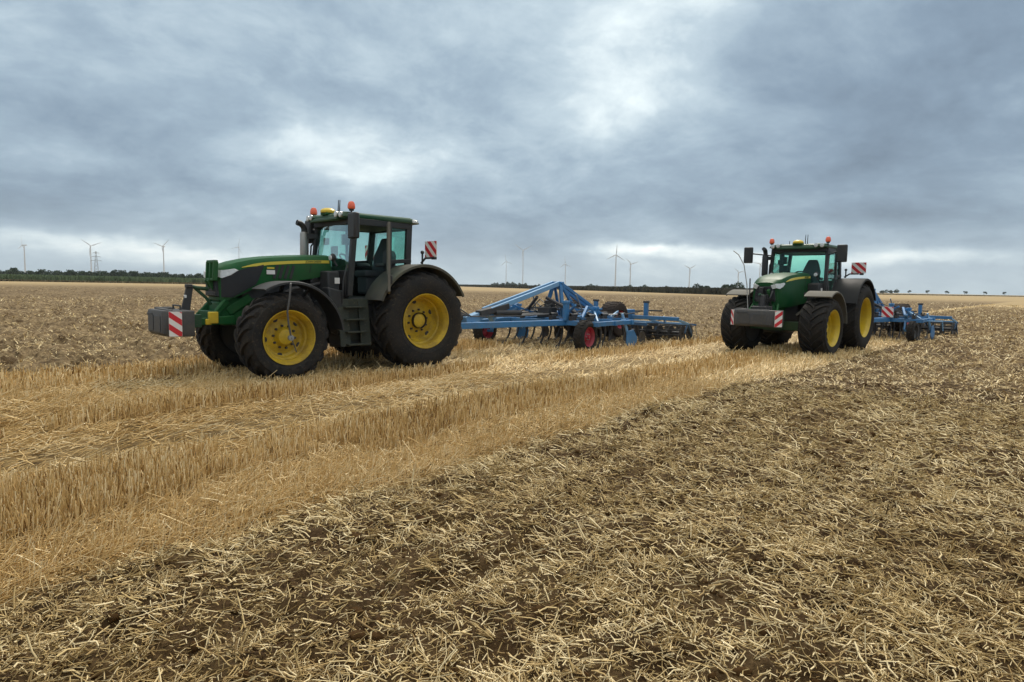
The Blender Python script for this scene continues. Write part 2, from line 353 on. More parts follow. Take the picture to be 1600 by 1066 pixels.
# ---------------------------------------------------------------- ground: one sheet out to the horizon
def make_ground():
    rs = [0.0, 0.4, 0.8]; r = 1.1
    while r < 12: rs.append(r); r *= 1.0055
    while r < 150: rs.append(r); r *= 1.0085
    while r < 4400: rs.append(r); r *= 1.04
    rs = np.array(rs + [4450.0])
    th = np.concatenate([np.linspace(-54, 54, 760), np.linspace(54, 306, 64)[1:-1]])*math.pi/180
    RR, TT = np.meshgrid(rs, th, indexing='ij'); X = RR*np.sin(TT); Y = RR*np.cos(TT)
    Z = height(X, Y); s, w, nt, ft = zones(X, Y)
    nr, na = RR.shape; V = np.stack([X, Y, Z], -1).reshape(-1, 3)
    i = np.arange(nr-1)[:, None]*na; k = np.arange(na)[None, :]; k2 = (k+1) % na
    Fq = np.stack([i+k, i+k2, i+na+k2, i+na+k], -1).reshape(-1, 4)
    me = bpy.data.meshes.new('field_ground')
    me.vertices.add(len(V)); me.vertices.foreach_set('co', V.ravel())
    me.loops.add(Fq.size); me.loops.foreach_set('vertex_index', Fq.ravel().astype(np.int32))
    me.polygons.add(len(Fq)); me.polygons.foreach_set('loop_start', np.arange(0, Fq.size, 4, dtype=np.int32))
    me.polygons.foreach_set('loop_total', np.full(len(Fq), 4, dtype=np.int32))
    me.polygons.foreach_set('use_smooth', np.ones(len(Fq), dtype=bool)); me.update(); me.validate()
    a = me.attributes.new('tilled', 'FLOAT', 'POINT'); a.data.foreach_set('value', nt.ravel().astype(np.float32))
    a = me.attributes.new('worked', 'FLOAT', 'POINT'); a.data.foreach_set('value', ft.ravel().astype(np.float32))
    m = bpy.data.materials.new('stubble_field_soil'); m.use_nodes = True; T = NT(m.node_tree); b = T.n['Principled BSDF']
    pos = T.new('ShaderNodeNewGeometry').outputs['Position']
    ti = T.new('ShaderNodeAttribute', attribute_name='tilled').outputs['Fac']; wk = T.new('ShaderNodeAttribute', attribute_name='worked').outputs['Fac']
    nf = T.noise(pos, 28, 6, 0.65); nm = T.noise(pos, 5.5, 5, 0.6); nl = T.noise(pos, 0.35, 4, 0.55); ng = T.noise(pos, 0.03, 4, 0.55)
    soil = T.mix(nf, (0.025, 0.0125, 0.005), (0.100, 0.060, 0.026))
    chaff = T.mix(nf, (0.19, 0.125, 0.050), (0.42, 0.295, 0.125))
    cov_t = T.m('MULTIPLY', T.m('SUBTRACT', T.m('ADD', nm, T.m('MULTIPLY', nl, 0.3)), 0.56), 3.2, clamp=True)
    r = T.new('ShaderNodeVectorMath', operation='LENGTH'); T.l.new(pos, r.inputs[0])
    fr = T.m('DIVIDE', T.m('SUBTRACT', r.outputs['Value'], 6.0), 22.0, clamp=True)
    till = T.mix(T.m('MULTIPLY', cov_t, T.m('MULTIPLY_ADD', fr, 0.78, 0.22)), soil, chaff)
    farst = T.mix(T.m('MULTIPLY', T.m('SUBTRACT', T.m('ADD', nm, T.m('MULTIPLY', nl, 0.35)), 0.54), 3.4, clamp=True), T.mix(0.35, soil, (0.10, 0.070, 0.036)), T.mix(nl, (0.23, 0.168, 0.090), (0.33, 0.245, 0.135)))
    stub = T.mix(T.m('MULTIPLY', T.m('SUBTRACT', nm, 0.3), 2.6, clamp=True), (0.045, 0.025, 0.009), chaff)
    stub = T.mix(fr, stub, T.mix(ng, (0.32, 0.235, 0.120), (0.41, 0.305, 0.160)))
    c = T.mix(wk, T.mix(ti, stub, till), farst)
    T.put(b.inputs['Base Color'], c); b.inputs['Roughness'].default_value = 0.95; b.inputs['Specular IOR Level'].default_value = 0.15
    bn = T.new('ShaderNodeBump'); bn.inputs['Strength'].default_value = 0.9; bn.inputs['Distance'].default_value = 0.03
    T.put(bn.inputs['Height'], T.m('ADD', nf, nm)); T.l.new(bn.outputs[0], b.inputs['Normal'])
    me.materials.append(m)
    o = bpy.data.objects.new('field_ground', me); COL.objects.link(o); o['kind'] = 'structure'
make_ground()

# ---------------------------------------------------------------- straw, as loose ground cover
def straw_material(name, stops, rough=0.7):
    m = bpy.data.materials.new(name); m.use_nodes = True; T = NT(m.node_tree); b = T.n['Principled BSDF']
    at = T.new('ShaderNodeAttribute', attribute_name='tone').outputs['Fac']
    T.put(b.inputs['Base Color'], T.ramp(at, stops)); b.inputs['Roughness'].default_value = rough; b.inputs['Specular IOR Level'].default_value = 0.3
    return m
MS_till = straw_material('pale_weathered_straw', [(0, (0.10, 0.060, 0.021)), (0.35, (0.31, 0.205, 0.078)), (0.65, (0.54, 0.395, 0.172)), (1, (0.80, 0.66, 0.39))])
MS_gold = straw_material('golden_stubble_straw', [(0, (0.18, 0.095, 0.027)), (0.35, (0.47, 0.300, 0.105)), (0.7, (0.70, 0.50, 0.225)), (1, (0.86, 0.71, 0.43))])

def straw_mesh(name, P, yaw, tilt, L, Wd, tone, bend, material, label, sides=3):
    """straws: base point P, direction from yaw and tilt, length, width; two segments with a slight bend"""
    n = len(P)
    d = np.stack([np.cos(yaw)*np.cos(tilt), np.sin(yaw)*np.cos(tilt), np.sin(tilt)], -1)
    sd = np.stack([-np.sin(yaw), np.cos(yaw), np.zeros(n)], -1); up = np.cross(d, sd)
    off = (sd*bend[:, None] + up*np.abs(bend[:, None])*0.3)*L[:, None]
    pts = [P, P + d*(L*0.5)[:, None] + off, P + d*L[:, None]]
    if sides == 3: ring = [(1, 0), (-0.5, 0.87), (-0.5, -0.87)]
    else: ring = [(1, 0.25), (-1, 0.25), ]
    ns = len(ring); V = np.empty((n, 3*ns, 3))
    for j, p in enumerate(pts):
        for k, (a, c) in enumerate(ring):
            V[:, j*ns+k] = p + (sd*a + up*c)*(Wd*0.5)[:, None]
    fl = []
    for j in range(2):
        for k in range(ns if ns > 2 else 1):
            k2 = (k+1) % ns; fl.append((j*ns+k, j*ns+k2, (j+1)*ns+k2, (j+1)*ns+k))
    fl = np.array(fl); Fq = (fl[None] + (np.arange(n)*3*ns)[:, None, None]).reshape(-1, 4)
    me = bpy.data.meshes.new(name)
    me.vertices.add(n*3*ns); me.vertices.foreach_set('co', V.ravel())
    me.loops.add(Fq.size); me.loops.foreach_set('vertex_index', Fq.ravel().astype(np.int32))
    me.polygons.add(len(Fq)); me.polygons.foreach_set('loop_start', np.arange(0, Fq.size, 4, dtype=np.int32))
    me.polygons.foreach_set('loop_total', np.full(len(Fq), 4, dtype=np.int32)); me.update()
    a = me.attributes.new('tone', 'FLOAT', 'POINT'); a.data.foreach_set('value', np.repeat(tone, 3*ns).astype(np.float32))
    me.materials.append(material)
    o = bpy.data.objects.new(name, me); COL.objects.link(o)
    return tag(o, label, 'straw', None, 'stuff')

def scatter(r1, r2, dens, half=R_(50)):
    n = int((r2*r2-r1*r1)*half*dens); r = np.sqrt(RNG.uniform(r1*r1, r2*r2, n)); t = RNG.uniform(-half, half, n)
    return r*np.sin(t), r*np.cos(t)

TRACK = []    # wheel footprints (x, y, radius) kept free of standing straw
QL = (-2.64, 13.84, R_(222.9)); QR = (9.225, 19.77, R_(226.65))
def loc2w(q, x, y):
    c, s = math.cos(q[2]), math.sin(q[2]); return q[0]+x*c-y*s, q[1]+x*s+y*c
for q, yo in ((QL, 1.08), (QR, 1.18)):
    for x in (0, 2.85):
        for sg in (-1, 1): TRACK.append((*loc2w(q, x, sg*yo), 0.42))
def free(X, Y):
    k = np.ones(len(X), bool)
    for a, b, r in TRACK: k &= np.hypot(X-a, Y-b) > r
    return k

def lay_straw():
    A = {k: [] for k in ('till', 'gold', 'tillfar', 'goldfar')}
    rings = [(1.3, 4, 2700, 1.0), (4, 7, 1950, 1.15), (7, 12, 850, 1.55), (12, 20, 420, 2.0), (20, 34, 130, 3.0), (34, 70, 30, 4.5), (70, 130, 6, 7.5)]
    for r1, r2, dn, sc in rings:
        X, Y = scatter(r1, r2, dn); s, w, nt, ft = zones(X, Y)
        clump = fbm(X, Y, 1.6, 3, 61)
        # chopped straw thrown over the worked soil, in drifts
        k = (nt > RNG.uniform(0.2, 0.8, len(X))) & (clump > RNG.uniform(-0.95, 0.40, len(X)))
        k |= (ft > 0.5) & (clump > RNG.uniform(-0.35, 0.7, len(X))) & (w < 60)
        x, y = X[k], Y[k]; n = len(x)
        P = np.stack([x, y, height(x, y) + 0.002 + 0.045*RNG.uniform(0, 1, n)**2], -1)
        g = RNG.uniform(0, 1, n); L = np.clip(RNG.lognormal(math.log(0.056), 0.55, n), 0.02, 0.18)*(1+0.35*(sc-1)); Wd = np.clip(RNG.lognormal(math.log(.0050), .38, n), .002, .010)*sc
        tone = np.clip(0.64 + 0.30*RNG.standard_normal(n) + 0.22*fbm(x, y, 0.8, 2, 71), 0, 1)
        yaw = RNG.uniform(0, 2*math.pi, n); tilt = np.abs(RNG.normal(0.06, 0.28, n)) * np.where(g < .9, 1, 2.2)
        A['till' if r2 <= 12 else 'tillfar'].append((P, yaw, np.clip(tilt, -.2, 1.35), L, Wd, tone, RNG.normal(0, 0.11, n)))
        # short broken chaff between the longer pieces
        if r2 <= 12:
            X, Y = scatter(r1, r2, dn*.5); s, w, nt, ft = zones(X, Y); k = nt > RNG.uniform(.2, .9, len(X)); x, y = X[k], Y[k]; n = len(x)
            P = np.stack([x, y, height(x, y) + RNG.uniform(0, .012, n)], -1)
            A['till'].append((P, RNG.uniform(0, 6.28, n), np.clip(RNG.normal(.05, .4, n), -.3, 1.2), RNG.uniform(.008, .032, n)*sc, RNG.uniform(.002, .006, n)*sc, np.clip(.42+.3*RNG.standard_normal(n), 0, 1), RNG.normal(0, .05, n)))
        # torn out stubble clumps, stems fanning from one crown
        X, Y = scatter(r1, r2, dn*0.0045); s, w, nt, ft = zones(X, Y); k = (nt > .5) | (ft > .6); X, Y = X[k], Y[k]
        m_ = 16; x = np.repeat(X, m_); y = np.repeat(Y, m_); n = len(x); a0 = np.repeat(RNG.uniform(0, 6.28, len(X)), m_)
        P = np.stack([x + RNG.normal(0, .012, n), y + RNG.normal(0, .012, n), height(x, y) + RNG.uniform(0, .02, n)], -1)
        A['till' if r2 <= 12 else 'tillfar'].append((P, a0 + RNG.normal(0, .55, n), np.clip(RNG.normal(.35, .35, n), .05, 1.4), RNG.uniform(.05, .15, n), RNG.uniform(0.0032, 0.0065, n)*sc, np.clip(.62+.2*RNG.standard_normal(n), 0, 1), RNG.normal(0, .05, n)))
        # flattened straw between the standing strips
        X, Y = scatter(r1, r2, dn*0.80); s, w, nt, ft = zones(X, Y)
        flat = (nt < 0.5) & (ft < 0.5) & (w < 13.5)
        sparse = 0.75 - 0.45*np.exp(-((w-6.9)/0.5)**2) + 0.3*fbm(X, Y, 1.3, 3, 81)
        k = flat & (RNG.uniform(0, 1, len(X)) < sparse)
        x, y, w2 = X[k], Y[k], w[k]; n = len(x)
        P = np.stack([x, y, height(x, y) + 0.003 + RNG.uniform(0, 0.03, n)], -1)
        al = np.where(RNG.uniform(0, 1, n) < 0.55, math.atan2(DY, DX) + RNG.normal(0, 0.5, n), RNG.uniform(0, 2*math.pi, n))
        L = np.clip(RNG.lognormal(math.log(0.13), 0.4, n), 0.04, 0.34)*(1+0.2*(sc-1)); Wd = RNG.uniform(0.0034, 0.0068, n)*sc
        tilt = np.abs(RNG.normal(0.10, 0.22, n))
        tone = np.clip(0.66 + 0.22*RNG.standard_normal(n) + 0.2*fbm(x, y, 0.7, 2, 72), 0, 1)
        A['gold' if r2 <= 12 else 'goldfar'].append((P, al, np.clip(tilt, 0, 1.2), L, Wd, tone, RNG.normal(0, 0.06, n)))
        # half broken stubble leaning along the working edge
        X, Y = scatter(r1, r2, dn*0.62); s, w, nt, ft = zones(X, Y)
        edge = ((w > 3.98) & (w < 5.15)) | ((w > 9.1) & (w < 11.3) & (fbm(X, Y, 0.8, 2, 91) > 0.0))
        k = edge & (nt < 0.35) & (ft < 0.35) & free(X, Y); x, y = X[k], Y[k]; n = len(x)
        P = np.stack([x, y, height(x, y) - 0.005], -1)
        tilt = np.clip(RNG.normal(1.12, 0.32, n), 0.25, 1.5); L = RNG.uniform(0.04, 0.17, n)*(1+0.1*(sc-1)); Wd = RNG.uniform(0.0030, 0.0052, n)*sc
        tone = np.clip(0.68 + 0.2*RNG.standard_normal(n), 0, 1)
        A['gold' if r2 <= 12 else 'goldfar'].append((P, math.atan2(DY, DX) + RNG.normal(0, 0.9, n), tilt, L, Wd, tone, RNG.normal(0, 0.04, n)))
        # standing stubble in drill rows
        X, Y = scatter(r1, r2, dn*1.45); s, w, nt, ft = zones(X, Y)
        brk = fbm(X, Y, 0.7, 3, 95) + .5*fbm(X, Y, 3.0, 2, 96)
        gap = np.exp(-(((s-2.9)/0.45)**2)) # trodden gap in the front strip
        st = ((w > 4.95+0.45*gap) & (w < 6.1) & (brk > -0.42)) | ((w > 8.15) & (w < 8.85) & (brk > -0.30)) | ((w > 11.35) & (w < 13.15) & (brk > -0.40))
        k = st & (nt < 0.35) & (ft < 0.35) & free(X, Y) & (RNG.uniform(0, 1, len(X)) < 0.75); x, y = X[k], Y[k]; n = len(x)
        s_, w_ = DX*x+DY*y, -DY*x+DX*y
        w_ = np.round(w_/0.125)*0.125 + RNG.normal(0, 0.016, n); s_ = np.round(s_/0.06)*0.06 + RNG.normal(0, 0.012, n)
        x, y = DX*s_-DY*w_, DY*s_+DX*w_
        P = np.stack([x, y, height(x, y) - 0.01], -1)
        L = np.clip(RNG.normal(0.160, 0.042, n), 0.06, 0.27); Wd = RNG.uniform(0.0042, 0.0074, n)*sc
        tilt = np.clip(RNG.normal(1.42, 0.13, n), 0.8, 1.57); yaw = RNG.uniform(0, 2*math.pi, n)
        tone = np.clip(0.60 + 0.3*RNG.standard_normal(n) + 0.15*fbm(x, y, 1.0, 2, 73), 0, 1)
        A['gold' if r2 <= 12 else 'goldfar'].append((P, yaw, tilt, L, Wd, tone, RNG.normal(0, 0.015, n)))
    lab = dict(till='pale chopped straw strewn over the dark worked soil in the foreground', gold='golden stubble and flattened straw in the unworked strips near the camera',
               tillfar='chopped straw on the worked soil further back', goldfar='golden stubble and straw of the strips around the tractors')
    nm = dict(till='chopped_straw', gold='wheat_stubble', tillfar='chopped_straw', goldfar='wheat_stubble')
    for k, L in A.items():
        c = [np.concatenate([q[i] for q in L]) for i in range(7)]
        straw_mesh(nm[k], *c, MS_till if 'till' in k else MS_gold, lab[k], 3 if k in ('till', 'gold') else 2)
lay_straw()
def lay_clods():
    X, Y = scatter(1.3, 14, 60); s, w, nt, ft = zones(X, Y); k = (nt > 0.6) | (ft > 0.6); X, Y = X[k], Y[k]
    mb = MB(); Z = height(X, Y)
    for x, y, z in zip(X, Y, Z):
        r = min(0.055, random.lognormvariate(math.log(0.017), 0.5)); n = 8; a0 = random.random()*6; e = random.uniform(.6, 1.0)
        secs = []
        for hh, rr in ((-.6, .8), (-.1, 1.0), (.3, .85), (.55, .45)):
            secs.append([(x + r*rr*random.uniform(.6, 1.25)*math.cos(a0+2*math.pi*k_/n), y + e*r*rr*random.uniform(.6, 1.25)*math.sin(a0+2*math.pi*k_/n), z + r*hh*random.uniform(.6, 1.2)) for k_ in range(n)])
        mb.loft(secs)
    m = mat('soil_clod', (0.064, 0.034, 0.012), 0.95, bump=0.8, bscale=40, var=0.4, scale=15, spec=0.1)
    tag(mb.build('soil_clods', m, smooth=70), 'brown lumps of soil turned up in the worked strip', 'soil', None, 'stuff')
lay_clods()

# ---------------------------------------------------------------- tractor
def tyre_mb(Rt, w, rr, sg, lugs=20, lh=0.05):
    mb = MB(); Rc = Rt-lh; h = w/2
    prof = [(h-.10, rr-.02), (h-.045, rr+.01), (h-.012, rr+.07), (h, rr+(Rc-rr)*.45), (h-.008, rr+(Rc-rr)*.68), (h-.035, Rc-.075), (h-.075, Rc-.025), (h*.5, Rc-.006), (0, Rc)]
    prof = prof + [(-a, r) for a, r in reversed(prof[:-1])]
    mb.lathe(prof, 60, closed=False)
    xs = [p[0] for p in prof[4:9]][::-1]; rs = [p[1] for p in prof[4:9]][::-1]
    D = (h*0.92)/Rt*1.05
    for side in (-1, 1):
        for k in range(lugs):
            a0 = 2*math.pi*(k + (0.5 if side > 0 else 0))/lugs
            secs = []
            for t in (0.0, 0.25, 0.5, 0.75, 0.9, 1.0, 1.06):
                y = min(h-.004, -0.012 + t*(h-.01)); r = float(np.interp(y, xs, rs)); top = lh
                if t > 1: r -= .10; y = h-.004; top = 0.012
                elif t == 1.0: top = lh*.45; r -= 0.015; y = h-.03
                elif t == .9: top = lh*.92; y = h*.86
                th = a0 + D*(t**0.88); hw = (0.030 + 0.012*t)/Rt
                bw = hw*1.35
                q = [(r-.02, th-bw), (r+top, th-hw), (r+top, th+hw), (r-.02, th+bw)]
                secs.append([(R*math.cos(A), side*y, R*math.sin(A)) for R, A in q])
            if side < 0: secs = [list(reversed(s_)) for s_ in secs]
            mb.loft(secs)
    # raised bead rings on the side walls
    for sd in (-1, 1):
        mb.lathe([(sd*(h-.014), rr+.085), (sd*(h-.002), rr+.095), (sd*(h-.003), rr+.11)], 60)
    return mb
def rim_mb(rr, w, depth, sg, bolts=10, hub=0.17, bulge=0.1):
    """dished wheel; sg = +1 when its outer face looks to +y"""
    mb = MB(); o = w/2-.035
    P = [(o-.025, rr-.022), (o+.006, rr+.006), (o+.004, rr-.010), (o-.025, rr-.022), (o-.06, rr-.055), (o-.11, rr-.066), (o-depth*.62, rr-.072), (o-depth*.66, rr-.105), (o-depth*.92, rr-.125),
         (o-depth, rr-.16), (o-depth, rr*.62), (o-depth+.035, rr*.52), (o-depth+.04, hub+.03), (o-depth+.075, hub), (o-depth+bulge, hub*.86), (o-depth+bulge+.02, hub*.5), (o-depth+bulge+.02, 0.002)]
    mb.lathe([(sg*a, r) for a, r in P], 48)
    mb.lathe([(sg*(-o), rr), (sg*(-o+.03), rr-.03), (sg*(-o+.05), rr-.06), (sg*(-o+.06), .05)], 48, mi=1)
    for k in range(bolts):
        a = 2*math.pi*k/bolts; r = (hub+rr*.52)/2
        mb.lathe([(sg*(o-depth+.03), .022), (sg*(o-depth+.075), .020), (sg*(o-depth+.078), .001)], 8, c=(r*math.cos(a), 0, r*math.sin(a)), mi=1)
    for k in range(5):
        a = 2*math.pi*(k+.3)/5; r = rr*.72
        mb.lathe([(sg*(o-depth+.004), .055), (sg*(o-depth+.012), .045), (sg*(o-depth+.012), .001)], 12, c=(r*math.cos(a), 0, r*math.sin(a)), mi=1)
    return mb
def add_wheel(par, name, x, y, z, Rt, w, rr, depth, sg, steer=0.0, hub=0.17, bulge=.1, spin=0.0, paint='yellow'):
    wh = bpy.data.objects.new(name, None); COL.objects.link(wh); wh.parent = par; wh.location = (x, y, z); wh.rotation_euler = (0, spin, steer); wh.rotation_mode = 'YXZ'
    tyre_mb(Rt, w, rr, sg).build('tyre', M['rubber'], wh, smooth=30)
    rim_mb(rr, w, depth, sg, hub=hub, bulge=bulge).build('rim', [M[paint], M['dkgrey']], wh)
    return wh
def arch(cx, cz, r0, a0, a1, n=22, dr=0.0):
    return [(cx + (r0+dr*i/n)*math.cos(R_(a0+(a1-a0)*i/n)), cz + (r0+dr*i/n)*math.sin(R_(a0+(a1-a0)*i/n))) for i in range(n+1)]
def strip_arch(mb, pts, y0, y1, t=0.03, lip=0.05, sg=1):
    """curved fender sheet with a turned-down outer lip; pts in x,z"""
    n = len(pts); cx = sum(p[0] for p in pts)/n; secs = []
    for i, (x, z) in enumerate(pts):
        a, b = pts[max(0, i-1)], pts[min(n-1, i+1)]; tx, tz = b[0]-a[0], b[1]-a[1]; l = math.hypot(tx, tz); nx, nz = -tz/l, tx/l
        if i == 0: ox, oz = nx, nz
        sgn = 1 if (nx*0 + nz*1) <= 0 or True else 1
        # inward normal points to the wheel centre side
        ix, iz = (-nx, -nz) if (nz > 0 or (abs(nz) < .3 and (nx*(x-cx)) > 0)) else (nx, nz)
        q = [(x, y0, z), (x, y1-0.03*sg, z), (x+ix*.015, y1, z+iz*.015), (x+ix*lip, y1+.002*sg, z+iz*lip), (x+ix*lip, y1-t*sg, z+iz*lip), (x+ix*t, y1-t*1.3*sg, z+iz*t), (x+ix*t, y0, z+iz*t)]
        secs.append(q)
    mb.loft(secs)

def stripes_panel(par, name, c, u, v, n, W_, H_, k=4, mats=None, tilt=1.0, th=0.012):
    """warning board: slab with diagonal red and white bands raised 2 mm; c centre, u width axis, v height axis, n normal"""
    c, u, v, n = Vector(c), Vector(u).normalized(), Vector(v).normalized(), Vector(n).normalized()
    pt = lambda a, b, d: c + u*a + v*b + n*d
    mb = MB(); a, b = W_/2, H_/2
    q = lambda d: [pt(-a, -b, d), pt(a, -b, d), pt(a, b, d), pt(-a, b, d)]
    mb.hexa(q(-th) + q(0), 0)
    # diagonal red bands clipped to the board
    def clip(poly, ax, lim, keep_less):
        out = []
        for i in range(len(poly)):
            p, r = poly[i], poly[(i+1) % len(poly)]; f = lambda w: (lim-w[ax]) if keep_less else (w[ax]-lim)
            if f(p) >= 0: out.append(p)
            if f(p)*f(r) < 0:
                t = f(p)/(f(p)-f(r)); out.append((p[0]+(r[0]-p[0])*t, p[1]+(r[1]-p[1])*t))
        return out
    bw = H_/k; sl = tilt
    for i in range(-k*3, k*3):
        b0 = i*2*bw + bw*.4; poly = [(-a, b0-a*sl), (a, b0+a*sl), (a, b0+a*sl+bw), (-a, b0-a*sl+bw)]
        for ax, lim, kl in ((1, b*.985, True), (1, -b*.985, False), (0, a*.98, True), (0, -a*.98, False)):
            if len(poly) > 2: poly = clip(poly, ax, lim, kl)
        if len(poly) > 2:
            m_ = len(poly); lo = [pt(p[0], p[1], .0) for p in poly]; hi = [pt(p[0], p[1], .0025) for p in poly]
            mb.loft([lo, hi], mi=1)
    return mb.build(name, mats or [M['white'], M['red']], par, smooth=0)

def make_tractor(q, kind):
    left = kind == 'left'
    lab = ('green tractor with open cab door and black side grilles, front ballast block pointing left' if left else
           'green tractor seen nearly from the front, black exhaust stack and two wide wing mirrors')
    t = empty('tractor', (q[0], q[1], 0.0), q[2], lab, 'tractor', 'tractors in the stubble field')
    G, K, D = M['green'], M['black'], M['dusty'] if left else M['cleanblack']
    yo = 1.38 if left else 1.55; wr, wf = (0.70, 0.60) if left else (0.84, 0.70); rr, rf = (0.548, 0.467) if left else (0.577, 0.479)
    Rr, Rf, WB = 1.0, 0.785, 2.85
    for sg in (1, -1):
        add_wheel(t, 'rear_wheel', 0, sg*(yo-wr/2), Rr-.035, Rr, wr, rr, 0.37 if left else 0.40, sg, hub=0.16, bulge=.12, spin=.2, paint='yellowdirt' if left else 'yellow')
        add_wheel(t, 'front_wheel', WB, sg*(yo-wf/2-(0 if sg > 0 else (.12 if left else .28))), Rf-.035, Rf, wf, rf, 0.27 if left else 0.30, sg, steer=0.03 if left else -0.03, hub=0.15, bulge=.13, spin=.5, paint='yellowdirt' if left else 'yellow')
    # --- chassis, axles
    mb = MB(); mb.box((0.35, 0, .98), (1.7, .62, .62)); mb.box((1.9, 0, .95), (1.6, .50, .55)); mb.box((2.6, 0, 1.25), (1.3, .56, .75)); mb.box((1.55, 0, 1.45), (.6, .8, .5))
    mb.build('chassis', M['dkgrey'], t, .02)
    mb = MB(); mb.lathe([(-yo+.25, .16), (-.35, .20), (.35, .20), (yo-.25, .16)], 20, c=(0, 0, .965)); mb.lathe([(-.5, .30), (-.35, .34), (.35, .34), (.5, .30)], 20, c=(0, 0, .965))
    mb.build('rear_axle', M['dkgrey'], t)
    mb = MB(); mb.bar((WB, -yo+.35, .75), (WB, yo-.35, .75), .22, .24); mb.box((WB, 0, .80), (.42, .5, .36))
    for sg in (1, -1): mb.lathe([(-.12, .20), (.02, .20), (.10, .13)], 20, c=(WB, sg*(yo-.42), .75))
    mb.bar((WB-.28, -.8, .72), (WB-.28, .8, .72), .05, .05)
    mb.build('front_axle', M['dkgreen'], t, .015)
    # --- hood
    X = [1.62, 2.0, 2.4, 2.8, 3.1, 3.35, 3.52, 3.62]
    ZT = [2.235, 2.225, 2.20, 2.165, 2.12, 2.06, 2.0, 1.93]
    HW = [.47, .465, .455, .44, .42, .395, .37, .335]
    ZB = [1.86, 1.77, 1.71, 1.66, 1.56, 1.43, 1.36, 1.36] if left else [1.40, 1.36, 1.32, 1.28, 1.26, 1.26, 1.27, 1.30]
    def sec(x, w, zt, zb):
        p = [(w*.97, zb), (w, zb+.12), (w*1.0, zt-.20), (w*.97, zt-.10), (w*.86, zt-.035), (w*.55, zt-.006), (w*.2, zt)]
        return [(x, a, b) for a, b in p] + [(x, -a, b) for a, b in reversed(p)]
    secs = [sec(*a) for a in zip(X, HW, ZT, ZB)]
    last = [(3.66 - .03*(1-(p[2]-1.36)/.57), p[1]*.86, p[2]*(.97)+.045) for p in secs[-1]]
    MB().loft(secs + [last]).build('hood', G if left else M['deepgreen'], t, .0, 40)
    hw = lambda x: float(np.interp(x, X, HW)); zt = lambda x: float(np.interp(x, X, ZT)); zb = lambda x: float(np.interp(x, X, ZB))
    for sg in (1, -1):   # yellow stripe along the shoulder of the hood
        S = []
        for x in np.linspace(1.66, 3.28, 18):
            h_ = .055*min(1, (3.30-x)/.35+.12); w_ = hw(x)
            S.append([(x, sg*(w_+.004), zt(x)-.135-h_*.55), (x, sg*(w_*.985+.006), zt(x)-.135+h_*.45), (x, sg*(w_*.96), zt(x)-.135+h_*.45), (x, sg*(w_*.96), zt(x)-.135-h_*.55)])
        MB().loft(S).build('hood_stripe', M['stripe'], t)
    mb = MB(); mb.text('JOHN DEERE', .055, (1.98, .474, 2.072), (-1, -.02, .03), (0, .1, 1), .002); mb.build('hood_lettering', M['dkgreen'], t, smooth=0, one=True)
    for sg in (1, -1):   # panel joints, engine pipes below the hood
        mb = MB(); mb.bar((2.06, sg*(hw(2.06)+.001), zb(2.06)+.12), (2.02, sg*(hw(2.02)+.001), zt(2.02)-.20), .008, .010); mb.build('panel_joint', K, t)
        mb = MB(); mb.tube([(1.75, sg*.42, 1.70), (2.05, sg*.44, 1.64), (2.35, sg*.40, 1.58), (2.6, sg*.36, 1.45)], .035, 8); mb.build('engine_pipe', M['dkgrey'], t)
        mb = MB(); mb.tube([(2.0, sg*.40, 1.35), (2.15, sg*.44, 1.5), (2.15, sg*.42, 1.62)], .022, 8); mb.build('engine_hose', M['hose'], t)
    if left:
        for sg in (1, -1):
            S = []
            for x in np.linspace(2.91, 3.62, 16):
                zl = float(np.interp(x, [2.91, 3.03, 3.45, 3.62], [1.97, 1.66, 1.41, 1.42])); zu = float(np.interp(x, [2.91, 3.30, 3.5, 3.62], [2.0, 1.90, 1.80, 1.73])); w_ = hw(x)
                f_ = lambda z: w_*(1.0 - .3*max(0, z-(zt(x)-.20)))
                S.append([(x, sg*(f_(zl)+.010), zl), (x, sg*(f_((zl+zu)/2)+.014), (zl+zu)/2), (x, sg*(f_(zu)+.010), zu), (x, sg*(f_(zu)-.03), zu), (x, sg*(f_(zl)-.03), zl)])
            MB().loft(S).build('side_grille', M['mesh'], t)
            mb = MB()
            for i in range(4):
                x = 2.36+.10*i; mb.bar((x+.07, sg*(hw(x)+.004), 1.76), (x, sg*(hw(x)+.004), 2.0), .012, .052)
            mb.build('hood_vents', K, t)
        mb = MB(); mb.box((2.79, .452, 1.945), (.13, .012, .03), mi=1); mb.box((2.79, .453, 1.87), (.15, .012, .075)); mb.build('side_decal', [M['white'], M['stripe']], t, smooth=0)
    # nose grille and head lights
    mb = MB(); mb.loft([[(3.60, y, z) for y, z in ((-.26, 1.83), (-.30, 1.40), (.30, 1.40), (.26, 1.83))], [(3.69, y, z) for y, z in ((-.23, 1.80), (-.27, 1.44), (.27, 1.44), (.23, 1.80))]])
    for i in range(7): mb.bar((3.69, -.23, 1.48+.05*i), (3.69, .23, 1.48+.05*i), .016, .014)
    mb.build('front_grille', M['mesh'], t, .01)
    for sg in (1, -1):
        mb = MB()
        A = [(3.635, .10, 1.855), (3.665, .30, 1.77), (3.60, .36, 1.745), (3.46, .388, 1.80), (3.34, .402, 1.885), (3.40, .388, 1.915), (3.56, .348, 1.885), (3.645, .28, 1.885)]
        o_ = [(x+.012, sg*(y+.012), z) for x, y, z in A]; i_ = [(x-.06, sg*(y-.06), z) for x, y, z in A]
        mb.loft([i_, o_]); mb.loft([[(xx, sg*y, z) for y, z in ((.16, 1.835), (.29, 1.875), (.31, 1.765), (.21, 1.735))] for xx in (3.60, 3.705)]); mb.build('headlight', M['lamp'], t, .005)
